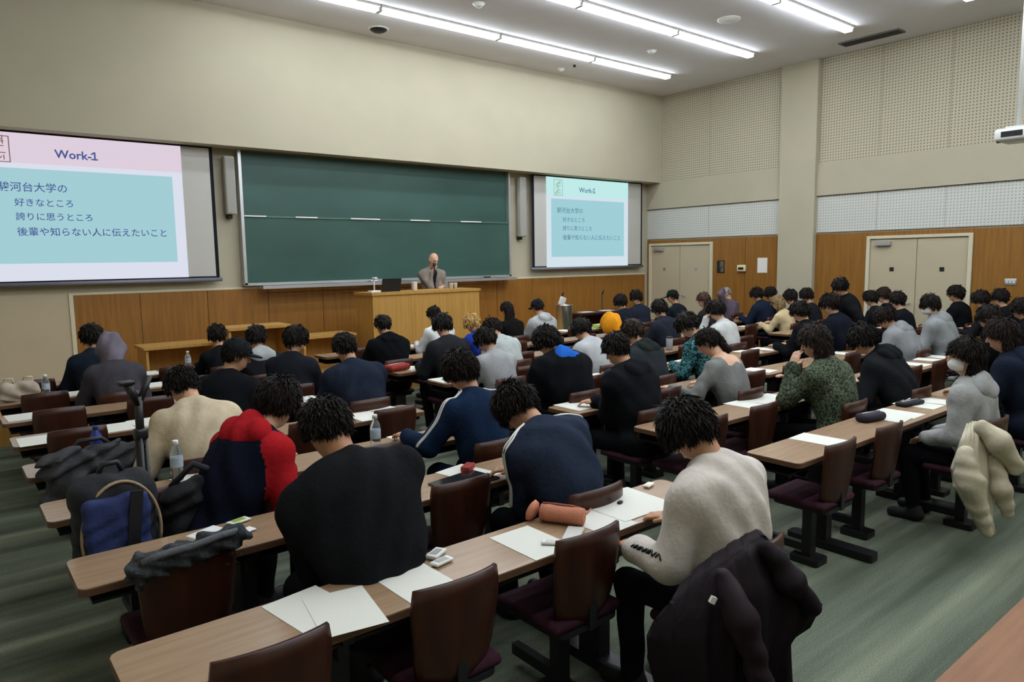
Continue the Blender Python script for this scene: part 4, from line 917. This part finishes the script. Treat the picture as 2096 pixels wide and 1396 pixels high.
# --- right desk row 1
def pouch(x, y, rz, label, c, d):
    t = thing('pencil_pouch', label, 'pencil case', (x, y, ZD), rz); MB().rbox((0, 0, d[2]/2), d, d[2]*.45, 3).build('pouch_body', mat('pouch_'+c, c, .75, var=.3, vscale=30), t); MB().tube([(-d[0]*.4, 0, d[2]+.001), (d[0]*.4, 0, d[2]+.001)], .004, 6).build('zip', M_alu, t)
pouch(4.98, 2.2, -.2, 'dark purple patterned pencil pouch on the right nearest desk', '27222f', (.23, .10, .06)); pouch(5.72, 2.24, -.15, 'flat black pencil pouch next to the masked person', '1a1a1e', (.26, .09, .035))
x, y, r = deskpos(812, 752); pouch(x, y, .2, 'crumpled red cloth pouch in the centre block behind the navy fleece', '8a2a22', (.28, .16, .07))
x, y, r = deskpos(1226, 678); packet(x, y, .1, 'yellow-green box beside the orange hood', 'a9ba5a', (.2, .12, .06), 'c8d2a0')
x, y, r = deskpos(1370, 724); tb = thing('tumbler', 'grey tumbler behind the ponytail person', 'tumbler', (x, y, ZD)); MB().lathe([(.032, 0), (.04, .01), (.042, .15), (.038, .155)], seg=14).build('tumbler_body', mat('tumbler_grey', '8d8f93', .4), tb); MB().lathe([(.043, .15), (.043, .165), (.03, .17)], seg=14).build('lid', M_dark, tb)
yb = thing('paper_bag', 'yellow-green bag at the right picture edge', 'bag', tuple(ony(2098, 760, 3.0))); MB().rbox((0, 0, .1), (.22, .1, .34), .02).build('bag_body', mat('yellow_bag', 'b9c04a', .6, col2='d8d8c8', vscale=12), yb); MB().tube([(-.05, 0, .26), (-.05, 0, .33), (.05, 0, .33), (.05, 0, .26)], .006).build('handle', M_white, yb)

# ------------------------------------------------------------------ bags, garments on chairs (surface nets again)
def blob(nm, fn, lo, hi, h, m_, parent): return put(nm, npmesh(nm, *snet(fn, lo, hi, h), [m_]), parent)
def fold(P, a=.006, k=1.0): return a*(np.sin(k*(34*P[:, 0]+9*np.sin(11*P[:, 2])))+.8*np.sin(k*(27*P[:, 2]+21*P[:, 1]+4*np.sin(17*P[:, 0]))))
# blue backpack with tan piping hanging on the third-row aisle chair
def rb(P, c, d, r):
    q = np.abs(P-np.asarray(c, f32))-(np.asarray(d, f32)-r); return np.sqrt((np.maximum(q, 0)**2).sum(1))+np.minimum(q.max(1), 0)-r
bp = thing('backpack', 'blue and black backpack with tan piping in the left block', 'backpack', (.53, 3.42, .46), .12)
blob('bag_body', lambda P: rb(P, (0, 0, .25), (.165, .10, .25), .08)+fold(P, .004), (-.22, -.12, 0), (.22, .12, .52), .014, mat('backpack_black', '1a1b20', .8, bump=.3), bp)
blob('front_pocket', lambda P: rb(P, (-.02, -.10, .23), (.13, .03, .20), .03)+fold(P, .004), (-.2, -.16, 0), (.2, 0, .46), .012, mat('backpack_blue', '24305c', .8, var=.2, bump=.3), bp)
MB().tube([(.155*math.cos(a), -.09, .25+.23*math.sin(a)) for a in np.linspace(-.3, math.pi+.3, 26)], .007, 6).build('tan_piping', mat('tan_piping', '9a8468', .7), bp)
MB().tube([(-.05, .02, .49), (-.03, .02, .54), (.03, .02, .54), (.05, .02, .49)], .012, 6).build('grab_handle', M_dark, bp)
MB().box((.03, -.135, .24), (.05, .008, .4), rot=(0, .12, 0)).build('strap', M_dark, bp)
bb = thing('shoulder_bag', 'black shoulder bag with a long strap beside the blue backpack', 'bag', (.90, 3.5, .46), -.1)
blob('bag_body', lambda P: rb(P, (0, 0, .19), (.17, .08, .19), .07)+fold(P, .010), (-.2, -.12, 0), (.2, .12, .4), .014, mat('bag_black', '17171a', .8, bump=.3), bb)
MB().tube([(-.12, 0, .36), (-.02, -.02, .46), (.10, -.06, .40), (.20, -.10, .2), (.22, -.1, .05)], .016, 6).build('strap', mat('strap_navy', '20242c', .8), bb)
tp_ = thing('camera_tripod', 'black folded camera tripod standing upright among the bags', 'tripod', (.70, 3.66, 0), .2)
for a in (0, 2.1, 4.2): MB().tube([(.018*math.cos(a), .018*math.sin(a), 1.05), (.03*math.cos(a), .03*math.sin(a), 0)], .012, 8).build('leg', M_black, tp_)
MB().tube([(0, 0, 1.0), (0, 0, 1.24)], .02).build('centre_column', M_black, tp_); MB().rbox((0, 0, 1.06), (.06, .055, .06), .015).build('collar', M_black, tp_)
MB().tube([(0, 0, 1.2), (-.045, 0, 1.31)], .02).build('head', M_black, tp_); MB().tube([(0, 0, 1.2), (.06, 0, 1.33)], .016).build('pan_handle', M_black, tp_); MB().rbox((-.05, 0, 1.31), (.07, .05, .02), .006).build('plate', M_black, tp_)
gb = thing('cloth_bag', 'crumpled dark grey cloth bag on the fourth row aisle seat', 'bag', (.60, 4.50, .52), .1)
blob('bag_body', lambda P: rb(P, (0, 0, .17), (.24, .10, .16), .09)+fold(P, .018), (-.28, -.14, -.02), (.28, .14, .4), .016, mat('bag_dark_grey', '2b2b2e', .9, col2='3d3d40', vscale=9, bump=.4), gb)
MB().tube([(-.1, 0, .3), (-.05, 0, .37), (.06, 0, .37), (.12, 0, .31)], .014, 6).build('handle', M_dark, gb)
tt = thing('tote_bag', 'small beige tote bag at the far left end of the seventh row desk', 'bag', (.50, 7.42, ZD), .1)
blob('bag_body', lambda P: rb(P, (0, 0, .085), (.15, .06, .085), .05)+fold(P, .010), (-.18, -.09, -.01), (.18, .09, .2), .012, mat('tote_beige', '9c8f80', .9, col2='b0a595', vscale=12), tt)
for sx in (-1, 1): MB().tube([(sx*.07-.04, 0, .15), (sx*.07-.03, 0, .2), (sx*.07+.03, 0, .2), (sx*.07+.04, 0, .15)], .007, 6).build('handle', mat('tote_handle', 'c6bfb2', .8), tt)
# fleece thrown over the second-row aisle chair
cx_, cy_ = CH[(2, 0, 0)]
fl = thing('fleece_jacket', 'dark grey fleece jacket draped over the second row aisle chair', 'jacket', (cx_, cy_-.21, .70), 0)
blob('fleece_body', lambda P: smin(cone(P, (-.17, 0, .06), (.18, .01, .09), .05, .045), ell(P, (0, .05, .0), (.19, .035, .10)), .03)+fold(P, .009, 1.6), (-.26, -.08, -.12), (.26, .14, .17), .010, mat('fleece_grey', '26282b', .95, col2='44474b', vscale=40, bump=.8, bscale=120), fl)
MB().tube([(-.17, -.03, .09), (-.1, -.045, .11), (0, -.05, .115), (.1, -.04, .125), (.17, -.02, .12)], .014, 8).build('collar_trim', mat('fleece_trim', '5a5d61', .9, bump=.6), fl)
# purple-black coat over the chair of the off-white sweatshirt
def drape(nm, rows, m_, parent, nu=44, nv=36, amp=.018, th=.018, fk=5):
    A = np.array([[np.array(p) for p in r] for r in rows], float); R0, C0, _ = A.shape
    us, vs_ = np.linspace(0, C0-1, nu), np.linspace(0, R0-1, nv); G = np.zeros((nv, nu, 3))
    T1 = np.stack([np.stack([np.interp(us, range(C0), A[r, :, k]) for k in range(3)], 1) for r in range(R0)])
    for i in range(nu):
        for k in range(3): G[:, i, k] = np.interp(vs_, range(R0), T1[:, i, k])
    for _ in range(3): G[1:-1, 1:-1] = (G[:-2, 1:-1]+G[2:, 1:-1]+G[1:-1, :-2]+G[1:-1, 2:]+2*G[1:-1, 1:-1])/6
    jj = np.linspace(0, 1, nv)[:, None]; ii = np.linspace(0, 1, nu)[None, :]
    G[..., 1] += amp*(.3+jj)*(np.sin(ii*fk*6.28+2*np.sin(3*jj))+.5*np.sin(ii*fk*15+5*jj)); G[..., 2] += .008*np.sin(ii*fk*7+1)*jj
    n1 = nu*nv; B = G.copy(); B[..., 1] += th; V = np.concatenate([G.reshape(-1, 3), B.reshape(-1, 3)]); F = []
    for j in range(nv-1):
        for i in range(nu-1): q = (j*nu+i, (j+1)*nu+i, (j+1)*nu+i+1, j*nu+i+1)[::-1]; F.append(q[::-1]); F.append(tuple(k+n1 for k in q))
    rim = list(range(nu))+[k*nu+nu-1 for k in range(1, nv)]+[(nv-1)*nu+i for i in range(nu-2, -1, -1)]+[k*nu for k in range(nv-2, 0, -1)]
    for a, b in zip(rim, rim[1:]+rim[:1]): F.append((a, b, b+n1, a+n1))
    return MB().add(V, F, 0, True).build(nm, m_, parent)
wx, wy = white['loc'][0], white['loc'][1]
M_plum = mat('plum_coat', '140c12', .75, .2, var=.25, vscale=5, bump=.3, bscale=25); M_plum2 = mat('plum_lining', '1e1018', .7, .25, bump=.2, bscale=20)
def atdepth(u, v, D): return CAM+ray(u, v)*D
def dgrid(rows, o): return [[tuple(atdepth(*p)-np.array(o)) for p in r] for r in rows]
D_ = 2.36; o_ = (wx, wy-.2, 0)
cj = thing('coat', 'dark plum coat draped over the chair of the off-white sweatshirt', 'coat', o_)
drape('coat_back', dgrid([[(1400, 1200, D_+.12), (1450, 1150, D_+.12), (1510, 1110, D_+.12), (1556, 1085, D_+.12)], [(1385, 1235, D_+.02), (1450, 1175, D_), (1520, 1130, D_), (1572, 1098, D_+.03)], [(1350, 1280, D_+.02), (1440, 1250, D_-.06), (1550, 1210, D_-.06), (1690, 1238, D_+.04)], [(1336, 1310, D_+.02), (1440, 1310, D_-.09), (1550, 1290, D_-.07), (1665, 1285, D_+.03)], [(1338, 1360, D_+.02), (1440, 1380, D_-.10), (1545, 1370, D_-.07), (1624, 1310, D_+.02)], [(1350, 1420, D_+.02), (1440, 1440, D_-.08), (1545, 1435, D_-.05), (1622, 1400, D_+.02)]], o_), M_plum, cj, amp=.010)
def sleeve(nm, pts, rs, m_, par, o):
    A = [atdepth(*p)-np.array(o) for p in pts]
    def fn(P):
        d = None
        for a, b, r0, r1 in zip(A, A[1:], rs, rs[1:]): c = cone(P, a, b, r0, r1); d = c if d is None else smin(d, c, .03)
        return d+fold(P, .0045, .8)
    return blob(nm, fn, np.min(A, 0)-.1, np.max(A, 0)+.1, .012, m_, par)
sleeve('sleeve', [(1480, 1180, D_-.08), (1520, 1270, D_-.13), (1560, 1400, D_-.11)], [.035, .048, .04], M_plum2, cj, o_)
sleeve('sleeve', [(1570, 1120, D_), (1620, 1190, D_-.02), (1662, 1245, D_)], [.03, .042, .035], M_plum, cj, o_)
q_ = atdepth(1459, 1228, D_-.125)-np.array(o_); MB().box(tuple(q_), (.018, .012, .022), rot=(0, .5, -.5)).build('white_logo', M_white, cj)
# cream padded coat over the chair of the masked person
mx_, my_ = maskp['loc'][0], maskp['loc'][1]
M_cream = mat('cream_padded', 'a89f88', .75, .25, col2='b8b09a', vscale=8, bump=.5, bscale=22)
o_ = (mx_, my_-.19, 0); D_ = 4.30
cc = thing('padded_coat', 'cream padded coat hanging from the chair of the masked person', 'coat', o_)
drape('coat_back', dgrid([[(1985, 868, D_+.10), (1998, 862, D_+.10), (2012, 868, D_+.10)], [(1975, 900, D_), (2000, 890, D_-.04), (2030, 895, D_+.04)], [(1955, 960, D_), (2000, 960, D_-.08), (2045, 950, D_+.03)], [(1960, 1000, D_), (2000, 1010, D_-.08), (2040, 1000, D_+.02)], [(1995, 1060, D_), (2015, 1065, D_-.05), (2030, 1060, D_+.02)], [(2018, 1095, D_), (2026, 1098, D_-.03), (2034, 1095, D_)]], o_), M_cream, cc, amp=.008)
sleeve('sleeve', [(2012, 875, D_-.02), (2045, 905, D_-.06), (2078, 955, D_-.03)], [.05, .065, .05], M_cream, cc, o_)
sleeve('sleeve', [(2035, 950, D_), (2050, 1000, D_-.02), (2062, 1048, D_)], [.05, .055, .035], M_cream, cc, o_)
sleeve('hood', [(1975, 930, D_-.06), (1985, 985, D_-.08), (2022, 1090, D_-.06)], [.05, .075, .03], M_cream, cc, o_)

# last details: floral bag, papers on the dark stage table, microphone stands, the speaker's shirt
x, y, r = deskpos(1828, 730); fb = thing('floral_bag', 'small black and white floral bag beside the heather-grey hoodie', 'bag', (x, y, ZD))
blob('bag_body', lambda P: rb(P, (0, 0, .09), (.12, .06, .09), .05)+fold(P, .006), (-.15, -.09, -.01), (.15, .09, .2), .014, M_floral, fb)
MB().tube([(-.05, 0, .17), (-.03, 0, .24), (.03, 0, .24), (.05, 0, .17)], .007, 6).build('handle', M_dark, fb)
for i, x in enumerate((9.5, 10.05)):
    tag(put('paper_sheet', me_pap, None, (x, 9.5, .851), 1.5), 'white paper sheet on the dark stage table, %s of two' % ('left' if i == 0 else 'right'), 'paper', 'papers on the stage table')
for i, x in enumerate((9.25, 10.35)):
    ms_ = thing('microphone_stand', 'thin black microphone stand on the stage below the right screen, %s of two' % ('left' if i == 0 else 'right'), 'stand', (x, 9.9, .3), 0, 'microphone stands')
    MB().lathe([(.13, 0), (.13, .015), (.02, .03)], seg=18).build('base', M_black, ms_); MB().tube([(0, 0, .02), (0, 0, .85)], .011).build('pole', M_black, ms_); MB().tube([(0, 0, .84), (0, -.05, .92)], .014).build('clip', M_black, ms_)
c_, f_ = lecp['che'], lecp['fw2']
pts = [lecp['nb']+f_*.12+np.array([0, 0, -.02]), c_+f_*.2+np.array([0, 0, .02]), c_+f_*.2+np.array([0, 0, -.12]), c_+f_*.2+np.array([0, 0, -.26])]
tt_ = np.linspace(0, 3, 16); A_ = np.array(pts); pts = np.stack([np.interp(tt_, range(4), A_[:, i]) for i in range(3)], 1)
MB().tube(snap(lecp['topf'], pts, off=-.012)*lecp['s'], [.045-.0018*i for i in range(16)], 8).build('dark_shirt', cloth('23272b'), lecp['root'])
